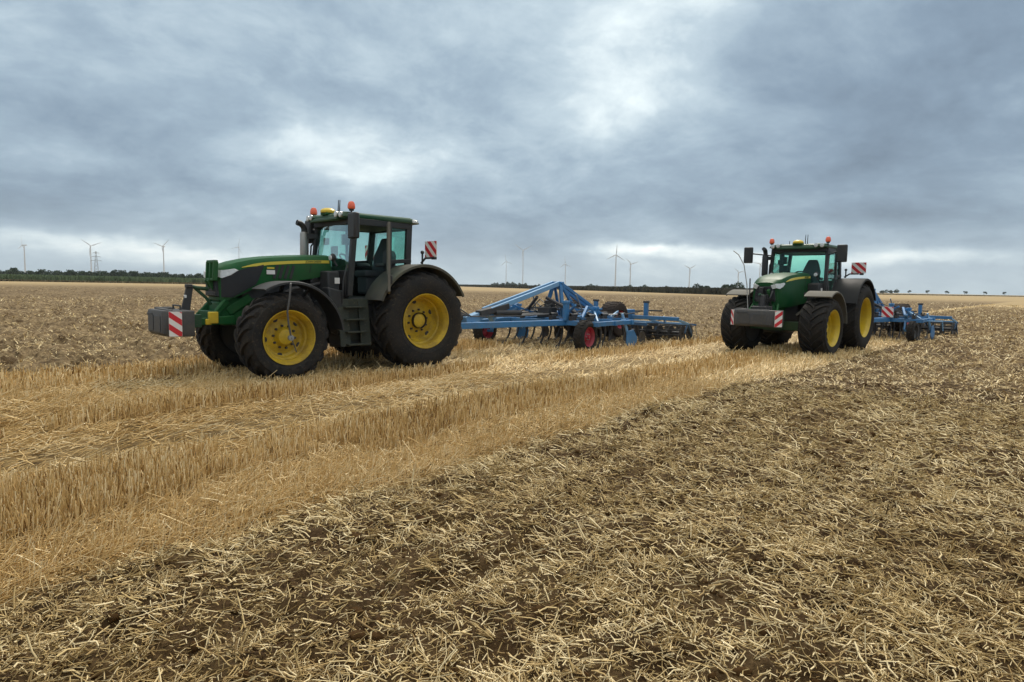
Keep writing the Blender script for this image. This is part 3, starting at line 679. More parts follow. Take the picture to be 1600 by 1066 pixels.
    mb = MB(); mb.loft([[(3.56, y, z) for y, z in ((-.30, 1.34), (-.34, 1.0), (.34, 1.0), (.30, 1.34))], [(3.64, y, z) for y, z in ((-.24, 1.33), (-.30, 1.06), (.30, 1.06), (.24, 1.33))]]); mb.build('nose_frame', G, t, .02)
    mb = MB()
    mb.box((3.25, 0, 1.16), (.66, .58, .48)); mb.bar((3.1, .30, 1.42), (3.5, .28, 1.15), .06, .16); mb.bar((3.1, -.30, 1.42), (3.5, -.28, 1.15), .06, .16)
    mb.build('front_support', G, t, .02)
    # front linkage
    mb = MB()
    for sg in (1, -1):
        mb.bar((3.42, sg*.36, 1.02), (4.12, sg*.44, 1.0), .09, .15, h2=.11); mb.bar((3.5, sg*.30, 1.35), (3.82, sg*.39, 1.05), .06, .08); mb.tube([(3.50, sg*.30, 1.42), (3.80, sg*.39, 1.08)], .035)
    mb.box((3.72, 0, 1.10), (.12, .80, .14)); mb.bar((3.52, .12, 1.30), (3.74, .12, 1.72), .07, .09); mb.bar((3.52, -.05, 1.30), (3.74, -.05, 1.72), .05, .07)
    mb.build('front_linkage', G, t, .012)
    mb = MB(); mb.box((3.80, .46, 1.07), (.16, .07, .20)); mb.box((3.88, .46, 1.0), (.10, .06, .10)); mb.build('linkage_lock', M['yellow'], t, .015)
    mb = MB()
    if not left: mb.bar((3.70, -.06, 1.2), (3.72, -.06, 1.78), .10, .16); mb.bar((3.72, .10, 1.2), (3.74, .10, 1.60), .07, .10); mb.box((3.74, .0, 1.45), (.12, .36, .10)); mb.tube([(3.66, -.40, 1.25), (3.66, -.42, 2.02)], .018, 8); mb.tube([(3.70, .2, 1.3), (3.86, .22, 1.5), (3.75, .24, 1.7)], .02, 7)
    for y in (-.02, .16, .34) if left else (): mb.bar((3.72, y, 1.70), (3.70, y, 2.03), .05, .085)
    if left: mb.bar((3.70, -.04, 2.03), (3.70, .36, 2.03), .07, .05); mb.bar((3.72, -.04, 1.72), (3.72, .36, 1.72), .07, .05)
    mb.build('lamp_guard' if left else 'linkage_tower', G if left else K, t, .012)
    mb = MB(); mb.tube([(3.74, .04, 1.55), (3.92, .03, 1.57), (4.02, 0, 1.60)], .035); mb.tube([(3.98, 0, 1.6), (3.78, .05, 1.40), (3.70, .05, 1.28)], .028); mb.build('top_link', M['dkgreen'], t)
    # --- front fenders
    for sg in (1, -1):
        mb = MB(); yf = yo-(0 if sg > 0 else (.12 if left else .28)); strip_arch(mb, arch(WB, .78, .90, 62, 176, 20, .14), sg*(yf-wf+.02), sg*yf, sg=sg)
        mb.bar((WB-.05, sg*.55, 1.05), (WB-.02, sg*(yo-wf*.55), 1.64), .05, .06); mb.bar((WB-.3, sg*.5, 1.1), (WB-.5, sg*(yo-wf*.55), 1.57), .05, .05)
        mb.build('front_fender', M['black'] if left else M['frost'], t, smooth=40)
    if left:
        mb = MB(); mb.tube([(WB-.05, 1.32, 1.70), (WB-.0, 1.42, 1.66), (WB+.03, 1.45, 1.45), (WB+.07, 1.44, 1.20), (WB+.05, 1.435, 1.0), (WB+.0, 1.42, .76)], .016, 8)
        mb.tube([(WB+.0, 1.42, .76), (WB-.06, 1.42, .60), (WB-.10, 1.40, .50)], .010, 8); mb.build('tyre_inflation_hose', M['hose'], t)
        MB().lathe([(0, .05), (.05, .048), (.055, .01)], 14, c=(WB, 1.385, .75)).build('hub_valve', M['chrome'], t)
    # --- rear fenders
    for sg in (1, -1):
        mb = MB(); strip_arch(mb, arch(0, 1.0, 1.13, 20, 154, 26, -.05), sg*.72, sg*(yo-.02), sg=sg, lip=.06)
        poly = arch(0, 1.0, 1.10, 22, 130, 16) + [(-.15, 1.5), (.5, 1.3), (.95, 1.25)]
        mb.prism(poly, sg*.70, sg*.76); mb.build('rear_fender', D, t, smooth=40)
    # --- cab
    mb = MB()
    for sg in (1, -1):
        mb.bar((1.42, sg*.80, 1.45), (1.27, sg*.765, 2.93), .11, .085, up=(0, 1, 0)); mb.bar((.55, sg*.80, 1.42), (.50, sg*.76, 2.93), .085, .07, up=(0, 1, 0))
        mb.bar((.08, sg*.76, 2.02), (.01, sg*.71, 2.92), .13, .08, up=(0, 1, 0)); mb.bar((1.30, sg*.765, 2.88), (.0, sg*.72, 2.88), .08, .13)
        mb.bar((.55, sg*.78, 2.13), (0, sg*.76, 2.18), .07, .08)
    mb.bar((1.34, -.76, 2.88), (1.34, .76, 2.88), .07, .10); mb.bar((.0, -.7, 2.86), (.0, .7, 2.86), .07, .12); mb.bar((0, -.74, 1.98), (0, .74, 1.98), .08, .12)
    mb.box((.68, 0, 1.36), (1.52, 1.62, .12)); mb.box((1.44, 0, 1.68), (.09, 1.5, .52)); mb.box((.02, 0, 1.66), (.10, 1.48, .55))
    mb.box((.28, .735, 1.72), (.55, .07, .70)); mb.box((.28, -.735, 1.72), (.55, .07, .70))
    if left: mb.box((.62, 0, 2.88), (1.32, 1.46, .10))
    else: mb.box((.62, 0, 2.88), (1.32, 1.46, .10))
    mb.build('cab_frame', K, t, .012)
    def rrect(x0, x1, w, ins, z, n=5, r=.16):
        P = []
        for cx, cy, a in ((x1-r, w-r, 0), (x0+r, w-r, 90), (x0+r, -w+r, 180), (x1-r, -w+r, 270)):
            for i in range(n+1):
                an = R_(a+90*i/n); P.append((cx+(r-ins)*math.cos(an), cy+(r-ins)*math.sin(an), z + .03*(cx-.6)*0))
        return P
    S = [rrect(-.13, 1.52, .80, i, z) for z, i in ((2.925, .07), (2.935, .02), (2.96, 0.0), (3.00, .0), (3.03, .025), (3.05, .07), (3.058, .13))]
    MB().loft(S).build('roof', M['roofgreen'] if left else M['dkgreen'], t, smooth=50)
    mb = MB()
    for sg in (1, -1):
        mb.loft([[(x, sg*y, z) for x, y, z in ((1.30, .42, 3.02), (1.56, .44, 2.99), (1.54, .80, 2.95), (1.22, .82, 2.97))], [(x, sg*y, z) for x, y, z in ((1.28, .46, 3.085), (1.52, .48, 3.06), (1.50, .76, 3.05), (1.22, .78, 3.06))]])
        mb.loft([[(x, sg*y, z) for x, y, z in ((-.22, .48, 2.93), (.04, .46, 2.93), (.04, .80, 2.93), (-.20, .80, 2.93))], [(x, sg*y, z) for x, y, z in ((-.17, .5, 3.02), (.04, .5, 3.03), (.04, .76, 3.03), (-.17, .76, 3.02))]])
    mb.box((1.50, 0, 2.94), (.10, 1.15, .07)); mb.build('roof_light_pods', M['dkgreen'], t, .02)
    for x, y, z, rx in ((1.545, .53, 3.01, 1), (1.535, .69, 3.0, 1), (1.545, -.53, 3.01, 1), (1.535, -.69, 3.0, 1)):
        MB().lathe([(-.02, .055), (.016, .058), (.02, .045), (.022, .002)], 14, c=(x, y, z), axis='x').build('work_light', M['lamp'], t)
    for sg in (1, -1):
        MB().box((-.08, sg*.805, 2.975), (.14, .03, .06)).build('rear_work_light', M['lamp'], t, .01)
    # glazing: real slabs of tinted glass
    def pane(P, nrm, th=.008):
        n_ = Vector(nrm)*th; return MB().loft([P, [tuple(Vector(p)+n_) for p in P]])
    def curved(xa, za, xb, zb_, ya, yb, bulge, sgn, n=9, th=.008):
        mb = MB(); lo = []; 
        S = []
        for i in range(n):
            f = -1+2*i/(n-1)
            b = bulge*(1-f*f)
            S.append([(xa+sgn*b, ya*f, za), (xb+sgn*b*.8, yb*f, zb_), (xb+sgn*b*.8-sgn*th, yb*f, zb_), (xa+sgn*b-sgn*th, ya*f, za)])
        return mb.loft(S)
    curved(1.42, 1.78, 1.28, 2.90, .75, .72, .10, 1).build('windscreen', M['glass'], t)
    curved(.04, 2.02, -.02, 2.88, .72, .68, .05, -1).build('rear_window', M['glass'], t)
    for sg in (1, -1):
        pane([(.50, sg*.775, 2.18), (.10, sg*.75, 2.22), (.04, sg*.715, 2.84), (.48, sg*.75, 2.84)], (0, sg, 0)).build('quarter_window', M['glass'], t)
    def door(par, hx, hy, ang, sg, name):
        d = bpy.data.objects.new(name, None); COL.objects.link(d); d.parent = par; d.location = (hx, hy, 0); d.rotation_euler = (0, 0, ang)
        # local: x along the closed door towards the front
        out = [(0.02, 2.86), (.70, 2.86), (.84, 1.55), (.55, 1.50), (.30, 1.62), (.10, 1.95), (0.02, 2.1)]
        inn = [(0.065, 2.81), (.655, 2.81), (.785, 1.62), (.57, 1.56), (.345, 1.66), (.15, 1.98), (0.065, 2.12)]
        mb = MB(); n = len(out)
        for i in range(n):
            j = (i+1) % n
            P = [(out[i][0], -.03*sg, out[i][1]), (out[j][0], -.03*sg, out[j][1]), (inn[j][0], -.03*sg, inn[j][1]), (inn[i][0], -.03*sg, inn[i][1])]
            Q = [(a, .02*sg, c) for a, b, c in P]; mb.hexa(P+Q)
        mb.build('door_frame', M['frost'] if left and sg > 0 else K, d, .006)
        MB().prism(inn, -.004*sg, .004*sg).build('door_window', M['glass'], d)
        MB().box((.72, .035*sg, 1.78), (.05, .05, .16)).build('door_handle', K, d, .01)
    door(t, .56, .80, R_(60) if left else 0.0, 1, 'cab_door')
    door(t, .56, -.80, 0.0, -1, 'cab_door')
    # interior
    mb = MB(); mb.box((.48, -.02, 1.90), (.50, .50, .14)); mb.box((.48, -.02, 1.66), (.40, .40, .36)); mb.loft([[(.26+dx_, y, 1.95) for dx_, y in ((-.06, -.25), (.07, -.25), (.07, .25), (-.06, .25))],
        [(.20+dx_, y, 2.30) for dx_, y in ((-.06, -.26), (.06, -.26), (.06, .26), (-.06, .26))], [(.14+dx_, y, 2.52) for dx_, y in ((-.05, -.19), (.05, -.19), (.05, .19), (-.05, .19))],
        [(.12+dx_, y, 2.66) for dx_, y in ((-.04, -.13), (.04, -.13), (.04, .13), (-.04, .13))]]); mb.box((.5, -.36, 2.08), (.40, .12, .10)); mb.box((.42, .34, 2.08), (.34, .09, .08))
    mb.build('driver_seat', M['seat'], t, .05)
    if True:
        mb = MB(); mb.loft([[(.52, y, z) for y, z in ((.50, 2.08), (.70, 2.08), (.72, 2.28), (.64, 2.38), (.52, 2.36))], [(.30, y, z) for y, z in ((.50, 2.06), (.70, 2.06), (.72, 2.28), (.64, 2.38), (.52, 2.36))]]); mb.build('passenger_backrest', M['seat'], t, .04)
    mb = MB(); mb.bar((1.28, 0, 1.45), (1.12, 0, 2.08), .16, .22); mb.box((1.22, 0, 2.10), (.16, .34, .16)); mb.box((1.36, 0, 1.86), (.14, .5, .34)); mb.build('dashboard', K, t, .03)
    mb = MB(); cx, cz = 1.0, 2.16
    mb.tube([(cx + .20*math.cos(a)*.80, .20*math.sin(a), cz + .20*math.cos(a)*.60) for a in np.linspace(0, 2*math.pi, 25)], .017, 8, cap=False)
    for a in (.6, 2.6, 4.7): mb.tube([(cx+.03, 0, cz-.05), (cx+.2*math.cos(a)*.8, .2*math.sin(a), cz+.2*math.cos(a)*.6)], .013, 6)
    mb.tube([(cx+.03, 0, cz-.05), (1.12, 0, 2.02)], .035); mb.build('steering_wheel', K, t)
    mb = MB(); mb.box((.74, -.50, 2.02), (.62, .20, .12)); mb.bar((.95, -.52, 2.06), (1.02, -.5, 2.26), .04, .04); mb.box((1.06, -.48, 2.36), (.04, .26, .20)); mb.tube([(.78, -.45, 2.08), (.80, -.45, 2.24)], .022); mb.sphere((.80, -.45, 2.26), .035)
    mb.build('arm_console', K, t, .015)
    mb = MB(); mb.box((.72, -.62, 2.62), (.16, .10, .22)); mb.box((1.2, -.55, 2.55), (.05, .18, .14)); mb.build('monitor', K, t, .01)
    # --- exhaust, intake arm
    E = M['steel'] if left else K
    mb = MB(); mb.lathe([(0, .085), (.02, .09), (.56, .088), (.60, .075)], 20, c=(1.52, -.90, 2.14), axis='z'); mb.build('exhaust_stack', E, t)
    mb = MB(); mb.tube([(1.52, -.90, 2.72), (1.52, -.90, 2.80), (1.545, -.90, 2.865), (1.60, -.90, 2.91), (1.68, -.90, 2.93)], [.062, .062, .062, .06, .055], 14, cap=False); mb.tube([(1.52, -.90, 2.75), (1.52, -.90, 2.80), (1.545, -.90, 2.86), (1.60, -.90, 2.90), (1.67, -.90, 2.92)], .052, 14); mb.build('exhaust_elbow', K, t)
    mb = MB(); mb.bar((1.50, -.86, 2.66), (1.30, -.74, 2.66), .08, .10); mb.tube([(1.52, -.9, 2.18), (1.52, -.72, 1.95), (1.6, -.5, 1.8)], .07); mb.tube([(1.44, -.80, 2.14), (1.42, -.80, 2.45), (1.32, -.77, 2.60)], .018); mb.build('exhaust_bracket', K, t)
    # --- mirrors
    def mirror(sg, my, mx):
        mb = MB(); mb.box((mx, sg*my, 2.76), (.12, .26, .48)); o = mb.build('mirror', K, t, .03)
        MB().box((mx-.062, sg*my, 2.76), (.008, .20, .40)).build('mirror_glass', M['chrome'], o, .002)
        MB().tube([(1.30, sg*.78, 2.74), (mx+.0, sg*(my-.14), 2.80), (mx+.0, sg*my, 2.82)], .02, 8).build('mirror_arm', K, o)
    mirror(1, 1.16 if left else 1.22, 1.52); mirror(-1, .98 if left else 1.42, 1.36 if left else 1.52)
    # --- beacons, receiver, aerials
    for sg in (1, -1):
        mb = MB(); mb.tube([(1.36, sg*.79, 2.96), (1.36, sg*.79, 3.09)], .018, 8); mb.lathe([(0, .045), (.035, .05), (.04, .03)], 14, c=(1.36, sg*.79, 3.07), axis='z'); b = mb.build('beacon', K, t)
        MB().lathe([(0, .066), (.03, .075), (.09, .068), (.135, .045), (.15, .002)], 16, c=(1.36, sg*.79, 3.105), axis='z').build('beacon_lens', M['orange'], b)
    mb = MB(); mb.box((1.44, 0, 3.055), (.20, .26, .05), mi=1); mb.lathe([(0, .145), (.04, .15), (.075, .12), (.095, .06), (.10, .002)], 20, c=(1.44, 0, 3.075), axis='z'); mb.build('positioning_receiver', [M['gps'], M['green']], t, .01)
    mb = MB()
    for y in (.15, .21): mb.tube([(1.30, y, 3.05), (1.30, y, 3.12), (1.29, y, 3.33)], [.016, .012, .008], 8)
    mb.tube([(1.15, -.35, 3.05), (1.15, -.35, 3.17)], .010, 6); mb.build('aerials', K, t)
    # --- steps and tank on both sides
    for sg in (1, -1):
        mb = MB()
        for x in (1.17, 1.60): mb.bar((x, sg*1.0, .50), (x, sg*.86, 1.40), .035, .22)
        for k in range(4): mb.box((1.385, sg*(1.01-.04*k), .54+.235*k), (.43, .22, .03))
        mb.box((1.385, sg*.86, 1.0), (.40, .03, .80)); mb.build('cab_steps', M['step'], t, .008)
        mb = MB(); mb.loft([[(x, sg*y, z) for x, y, z in ((.42, .30, .44), (1.60, .30, .44), (1.58, .84, .48), (.60, .84, .55))], [(x, sg*y, z) for x, y, z in ((.66, .30, 1.30), (1.60, .30, 1.34), (1.58, .80, 1.34), (.92, .80, 1.30))]]); mb.build('fuel_tank', K, t, .04)
        mb = MB(); mb.tube([(1.62, sg*.90, 1.32), (1.62, sg*.95, 1.75), (1.50, sg*.88, 2.05)], .015, 8); mb.build('grab_rail', K, t)
        mb = MB(); mb.box((1.72, sg*.60, 1.62), (.24, .34, .60)); mb.box((1.74, sg*.52, 1.15), (.34, .40, .42)); mb.prism([(1.58, 1.55), (1.90, 1.62), (1.86, 1.25), (1.72, .74), (1.60, .70)], sg*.62, sg*.90); mb.build('battery_box', K, t, .03)
        mb = MB(); mb.sphere((1.66, sg*.62, 2.18), (.06, .06, .075)); mb.tube([(1.60, sg*.66, 2.02), (1.66, sg*.62, 2.15)], .022); b = mb.build('side_lamp', K, t)
        MB().lathe([(0, .05), (.02, .048), (.022, .002)], 12, c=(1.705, sg*.62, 2.17), axis='x').build('lamp_lens', M['lamp'], b)
    MB().box((1.66, .785, 1.74), (.10, .012, .11)).build('plate_sticker', M['white'], t)
    # --- rear linkage and marker boards
    mb = MB()
    for sg in (1, -1): mb.bar((-.25, sg*.38, .70), (-1.05, sg*.46, .66), .08, .10); mb.tube([(-.35, sg*.40, 1.45), (-.72, sg*.42, .70)], .035); mb.bar((-.1, sg*.28, 1.4), (-.38, sg*.40, 1.48), .09, .09)
    mb.tube([(-.3, 0, 1.30), (-.95, 0, 1.02)], .035); mb.bar((-.3, 0, .62), (-1.1, 0, .62), .14, .07); mb.build('rear_linkage', M['dkgrey'], t, .01)
    for sg in (1, -1):
        yb = 1.20; mb = MB(); mb.tube([(-.24, sg*.80, 2.14), (-.24, sg*.95, 2.24), (-.22, sg*yb, 2.24)], .022, 8); mb.tube([(-.24, sg*.84, 2.12), (-.24, sg*.84, 2.36)], .02, 8); mb.sphere((-.24, sg*.84, 2.36), .04); mb.box((-.22, sg*(yb+.08), 2.24), (.06, .10, .07)); b = mb.build('marker_board_arm', K, t)
        stripes_panel(t, 'marker_board', (-.19, sg*yb, 2.415), (0, 1, 0), (0, 0, 1), (1, 0, 0), .40, .32, 3, tilt=-sg*0.9)
    return t

def make_ballast(q, kind):
    left = kind == 'left'
    b = empty('front_weight', (*loc2w(q, 4.05, .10), 0.0), q[2], 'grey ballast block with slanted post carried by the tractor with the open door' if left else
              'grey ballast block with tall bent rod carried by the tractor seen from the front', 'ballast', 'ballast blocks on the front hitches')
    W2 = .64; zb_, zt_ = .78, 1.20
    x0 = .12; out = [(x0, -W2+.02), (.30, -W2), (.50, -W2+.14), (.56, -W2+.21), (.56, W2-.21), (.50, W2-.14), (.30, W2), (x0, W2-.02)]
    mb = MB()
    mb.loft([[(x*.92, y*.97, zb_) for x, y in out], [(x, y, zb_+.05) for x, y in out], [(x, y, zt_-.03) for x, y in out], [(x*.97, y*.985, zt_) for x, y in out]])
    mb.box((.565, .18, .98), (.012, .34, .26)); mb.box((.565, -.22, .98), (.012, .30, .26)); mb.box((.42, 0, zt_+.008), (.10, .70, .02))
    mb.build('ballast_body', M['grey'], b, .012)
    MB().tube([(.22, -.2, zt_), (.22, -.2, zt_+.07), (.22, .2, zt_+.07), (.22, .2, zt_)], .014, 8).build('carrying_handle', M['dkgrey'], b)
    mb = MB(); mb.box((.565, -.28, zt_-.08), (.012, .30, .045)); mb.box((.30, -.42, zt_+.012), (.26, .26, .03)); mb.build('lifting_lugs', M['dkgrey'], b, .006)
    for sg in (1, -1):
        n = Vector((.32, sg*.95, 0)) if left else Vector((.70, sg*.72, 0)); n.normalize(); u = Vector((0, 0, 1)).cross(n)
        c = Vector((.40, sg*(W2-.055), .99)) + n*.026
        stripes_panel(b, 'warning_panel', c, u, (0, 0, 1), n, .19, .40, 4, tilt=-.75*sg if left else .75*sg)
    if left:
        mb = MB(); mb.bar((.10, -.06, 1.0), (-.02, -.08, 1.62), .05, .15, up=(1, 0, 0), h2=.11); mb.box((.0, -.08, 1.60), (.10, .12, .06)); mb.build('slanted_post', M['dkgrey'], b, .01)
        MB().box((.065, -.06, 1.42), (.03, .07, .05)).build('post_plate', M['white'], b, .004)
    else:
        mb = MB(); mb.box((-.02, 0, 1.24), (.10, .5, .12)); mb.bar((-.02, .0, 1.2), (-.05, 0, 1.58), .09, .12); mb.build('coupling_frame', M['dkgrey'], b, .01)
        mb = MB(); mb.tube([(.40, -.20, 1.18), (.40, -.26, 1.85), (.40, -.36, 2.35), (.40, -.52, 2.62), (.40, -.66, 2.72)], .013, 8); mb.build('guide_rod', M['steel'], b)
    mb = MB()
    for sg in (1, -1): mb.bar((-.06, sg*.44-.10, 1.02), (.14, sg*.44-.10, 1.02), .10, .22)
    mb.build('hitch_brackets', M['dkgreen'], b, .01)
    return b
for q_, k_ in ((QL, 'left'), (QR, 'right')):
    make_tractor(q_, k_); make_ballast(q_, k_)

# ---------------------------------------------------------------- trailed cultivators
def small_wheel(par, name, c, Rt, w, rr, sg, rubber='rubber', rimm='redrim', tread=True):
    wh = bpy.data.objects.new(name, None); COL.objects.link(wh); wh.parent = par; wh.location = c
    h = w/2; P = [(h-.06, rr), (h-.01, rr+.03), (h, rr+(Rt-rr)*.5), (h-.03, Rt-.04), (h-.08, Rt-.006), (0, Rt)]
    mb = MB(); mb.lathe(P + [(-a, r) for a, r in reversed(P[:-1])], 40)
    if tread:
        for k in range(26):
            for sd in (-1, 1):
                a = 2*math.pi*(k+.25*sd)/26; mb.bar((Rt*math.cos(a)*.995, sd*.015, Rt*math.sin(a)*.995), (Rt*.985*math.cos(a+.10), sd*(h-.05), Rt*.985*math.sin(a+.10)), .03, .026, up=(math.cos(a), 0, math.sin(a)))
    mb.build('tyre', M[rubber], wh)
    mb = MB(); o = sg*(h-.03); mb.lathe([(o, rr+.01), (o-sg*.03, rr-.02), (o-sg*.10, rr-.04), (o-sg*.11, rr*.55), (o-sg*.07, rr*.42), (o-sg*.05, .06), (o-sg*.0, .05), (o, .002)], 28); mb.lathe([(-o, rr), (o-sg*.1, rr-.03)], 28)
    for k in range(6): mb.lathe([(o-sg*.06, .018), (o-sg*.03, .016), (o-sg*.03, .001)], 6, c=(rr*.3*math.cos(k*math.pi/3), 0, rr*.3*math.sin(k*math.pi/3)), mi=1)
    mb.build('rim', [M[rimm], M['chrome']], wh)

def make_cultivator(loc, rz, label, board):
    t = empty('cultivator', (*loc, 0.0), rz, label, 'cultivator', 'blue trailed cultivators behind the tractors')
    B, PB, DB, K = M['blue'], M['paleblue'], M['dkblue'], M['dkgrey']
    U = lambda u, v, z: (-u, v, z)
    # V-shaped drawbar
    mb = MB(); mb.box(U(.10, 0, .70), (.5, .26, .16))
    for v in (-1, 1):
        mb.bar(U(.25, v*.10, .74), U(4.2, v*.95, .74), .12, .15)
    mb.bar(U(1.4, -.33, .76), U(1.4, .33, .76), .12, .12); mb.build('drawbar', B, t, .012)
    mb = MB(); mb.text('LEMKEN', .11, U(2.55, .635, .69), (-1, .215, 0), (0, 0, 1), .003); mb.build('lettering', M['white'], t, smooth=0, one=True)
    mb = MB(); mb.bar(U(1.2, 0, .80), U(2.05, 0, 1.04), .20, .26, h2=.16); mb.bar(U(2.05, 0, 1.10), U(2.3, 0, .82), .16, .12); mb.build('drawbar_riser', PB, t, .015)
    mb = MB(); mb.bar(U(1.65, .06, 1.0), U(2.75, .08, 1.18), .20, .16); mb.tube([U(2.2, .14, 1.02), U(3.2, .2, 1.0)], .07); mb.build('hose_tray', K, t, .02)
    mb = MB()
    for v in (-.12, -.06, .0, .07, .13): mb.tube([U(.1, v, 1.0), U(.6, v*1.6, 1.12+abs(v)), U(1.3, v, .95), U(2.2, v*1.4, .93), U(3.4, v*2.0, .92), U(4.6, v*3, .95)], .018, 7)
    mb.tube([U(.55, .02, .8), U(.5, .02, 1.22)], .02, 7); mb.build('hydraulic_hoses', M['hose'], t, one=True)
    # main frame
    mb = MB()
    for u in (4.2, 5.15, 6.1): mb.bar(U(u, -2.0, .74), U(u, 2.0, .74), .12, .13)
    for v in (-1.9, -.7, .7, 1.9): mb.bar(U(4.2, v, .74), U(6.1, v, .74), .10, .12)
    mb.bar(U(4.2, .35, .76), U(9.2, .30, .80), .14, .18); mb.bar(U(4.2, -.35, .76), U(9.2, -.30, .80), .14, .18)
    mb.build('main_frame', B, t, .01)
    mb = MB()
    for v in (-.35, .35): mb.bar(U(5.0, v, .80), U(5.16, v*.35, 1.76), .09, .12); mb.bar(U(5.9, v, .80), U(5.22, v*.35, 1.74), .07, .09)
    mb.box(U(5.18, 0, 1.78), (.24, .32, .14)); mb.tube([U(5.18, -.2, 1.80), U(5.18, .2, 1.80)], .05); mb.build('tower', B, t, .012)
    mb = MB()
    for v in (-.11, .11): mb.bar(U(5.12, v, 1.80), U(2.05, v*1.2, 1.08), .07, .13)
    mb.build('front_stay', PB, t, .01)
    mb = MB()
    for v in (-.10, .10): mb.bar(U(5.24, v, 1.79), U(7.15, v, 1.04), .06, .10)
    mb.build('rear_stay', B, t, .01)
    mb = MB()
    for v in (-.75, .75): mb.tube([U(4.4, v*.2, 1.40), U(4.9, v*1.2, .95)], .045, 10); mb.tube([U(4.75, v, .86), U(5.7, v*1.5, .92)], .05, 10)
    mb.build('hydraulic_cylinders', K, t)
    mb = MB()
    for v in (-.75, .75): mb.tube([U(5.0, v*1.0, 1.5), U(5.3, v*1.1, 1.0)], .02, 8); mb.tube([U(5.5, v*1.4, .91), U(6.2, v*1.9, .93)], .022, 8)
    mb.build('piston_rods', M['chrome'], t)
    # wing brackets and upright stops
    mb = MB()
    for v in (-1, 1):
        for u, vv, hh in ((4.15, 1.0, .46), (5.1, 1.35, .30)):
            mb.bar(U(u, v*vv, .80), U(u, v*vv, .80+hh), .12, .14); mb.box(U(u, v*vv, .83+hh), (.17, .15, .08))
        mb.bar(U(4.2, v*1.45, .82), U(4.9, v*1.2, 1.16), .07, .09); mb.bar(U(4.9, v*1.2, 1.16), U(5.5, v*1.65, .84), .06, .08)
    mb.build('wing_brackets', B, t, .01)
    # slim braces and pipes across the frame
    for v in (-1, 1):
        for a, b_ in (((4.2, .75, .82), (5.15, 1.85, .82)), ((5.15, .75, .82), (6.1, 1.85, .82)), ((4.3, 1.9, .80), (5.1, 1.3, 1.05)), ((5.25, .4, .84), (6.9, .5, 1.05)), ((6.1, 1.2, .80), (7.2, .9, .98)), ((4.9, .5, .90), (4.3, 1.2, 1.22))):
            MB().bar(U(a[0], v*a[1], a[2]), U(b_[0], v*b_[1], b_[2]), .045, .06).build('brace', B if a[1] < 1 else PB, t, .004)
        MB().tube([U(4.3, v*.5, .84), U(4.9, v*1.5, .88), U(6.0, v*1.6, .87), U(7.0, v*1.2, .90), U(9.0, v*.7, .92)], .018, 6).build('hydraulic_pipe', K, t)
    # spring boxes over the tines, valve block and hose bundles
    for u, vs in ((4.25, (-1.7, -1.1, -.5, .5, 1.15, 1.7)), (5.2, (-1.5, -.9, .95, 1.55)), (6.1, (-1.7, -1.1, 1.0, 1.6))):
        for v in vs:
            mb = MB(); mb.box(U(u, v, .86), (.22, .11, .12)); mb.lathe([(-.16, .045), (.16, .045)], 10, c=U(u+.05, v, .95), axis='x'); mb.build('tine_spring', K, t, .008)
    mb = MB(); mb.box(U(4.7, 0, .98), (.42, .40, .26)); mb.box(U(4.75, .05, 1.2), (.20, .26, .22)); mb.build('valve_block', K, t, .012)
    mb = MB(); rg = random.Random(3)
    for i in range(16):
        v0, v1 = rg.uniform(-.25, .25), rg.uniform(-1.5, 1.5); u1 = rg.uniform(4.4, 7.2)
        mb.tube([U(4.6, v0, 1.1), U(4.8+rg.uniform(-.2, .4), (v0*2+v1)/3, rg.uniform(1.0, 1.35)), U((4.8+u1)/2, (v0+2*v1)/3, rg.uniform(.85, 1.1)), U(u1, v1, .84)], .016, 6)
    for v in (-.08, .08): mb.tube([U(4.6, v, 1.1), U(6.0, v*2, .98), U(7.4, v*3, 1.02), U(8.6, v*3, .95)], .02, 6)
    mb.build('hose_bundle', M['hose'], t, one=True)
    # gauge wheels
    for sg in (1, -1):
        small_wheel(t, 'gauge_wheel', U(4.0, sg*1.72, .42) if not board else U(4.0, sg*1.72, .36), .43 if not board else .37, .31 if not board else .24, .25 if not board else .21, sg, rimm='dkgrey' if board else 'redrim')
        mb = MB(); mb.bar(U(4.2, sg*1.45, .74), U(4.0, sg*1.48, .40), .06, .10); mb.tube([U(4.05, sg*1.46, .385), U(4.05, sg*1.66, .385)], .04); mb.bar(U(4.2, sg*1.48, .80), U(4.05, sg*1.48, .95), .10, .08); mb.build('wheel_arm', B, t, .008)
    # transport wheels, lifted
    for sg in (1, -1): small_wheel(t, 'transport_wheel', U(7.45, .62 if sg > 0 else -.80, .72 if sg > 0 else .80), .55, .54, .27, sg, rubber='dirtyrubber')
    mb = MB(); mb.bar(U(7.45, -.55, .78), U(7.45, .4, .74), .14, .14); mb.bar(U(7.45, .3, .76), U(6.4, .3, .92), .10, .12); mb.bar(U(7.45, -.3, .76), U(6.4, -.3, .92), .10, .12); mb.tube([U(6.3, 0, 1.02), U(7.5, 0, .95)], .06); mb.build('transport_axle', B, t, .01)
    # tines: each a curved shank with share
    for r_, u in enumerate((4.25, 5.2, 6.1)):
        vs = np.linspace(-1.85, 1.85, 7) + (0.2 if r_ == 1 else (-.1 if r_ == 2 else 0))
        for v in vs:
            if abs(v) > 2.02: continue
            mb = MB(); pts = [(0, .70), (-.12, .74), (-.28, .66), (-.34, .48), (-.28, .28), (-.15, .10), (-.03, -.02)]
            S = [U(u - p[0]*1.0, v, p[1]) for p in pts]
            for i in range(len(S)-1): mb.bar(S[i], S[i+1], .035, .045)
            mb.bar(U(u+.10, v, .10), U(u-.04, v, -.04), .11, .02); mb.tube([U(u+.05, v, .68), U(u+.30, v, .60), U(u+.30, v, .46)], .028, 8)
            mb.build('tine', K, t)
    # levelling discs
    mb = MB()
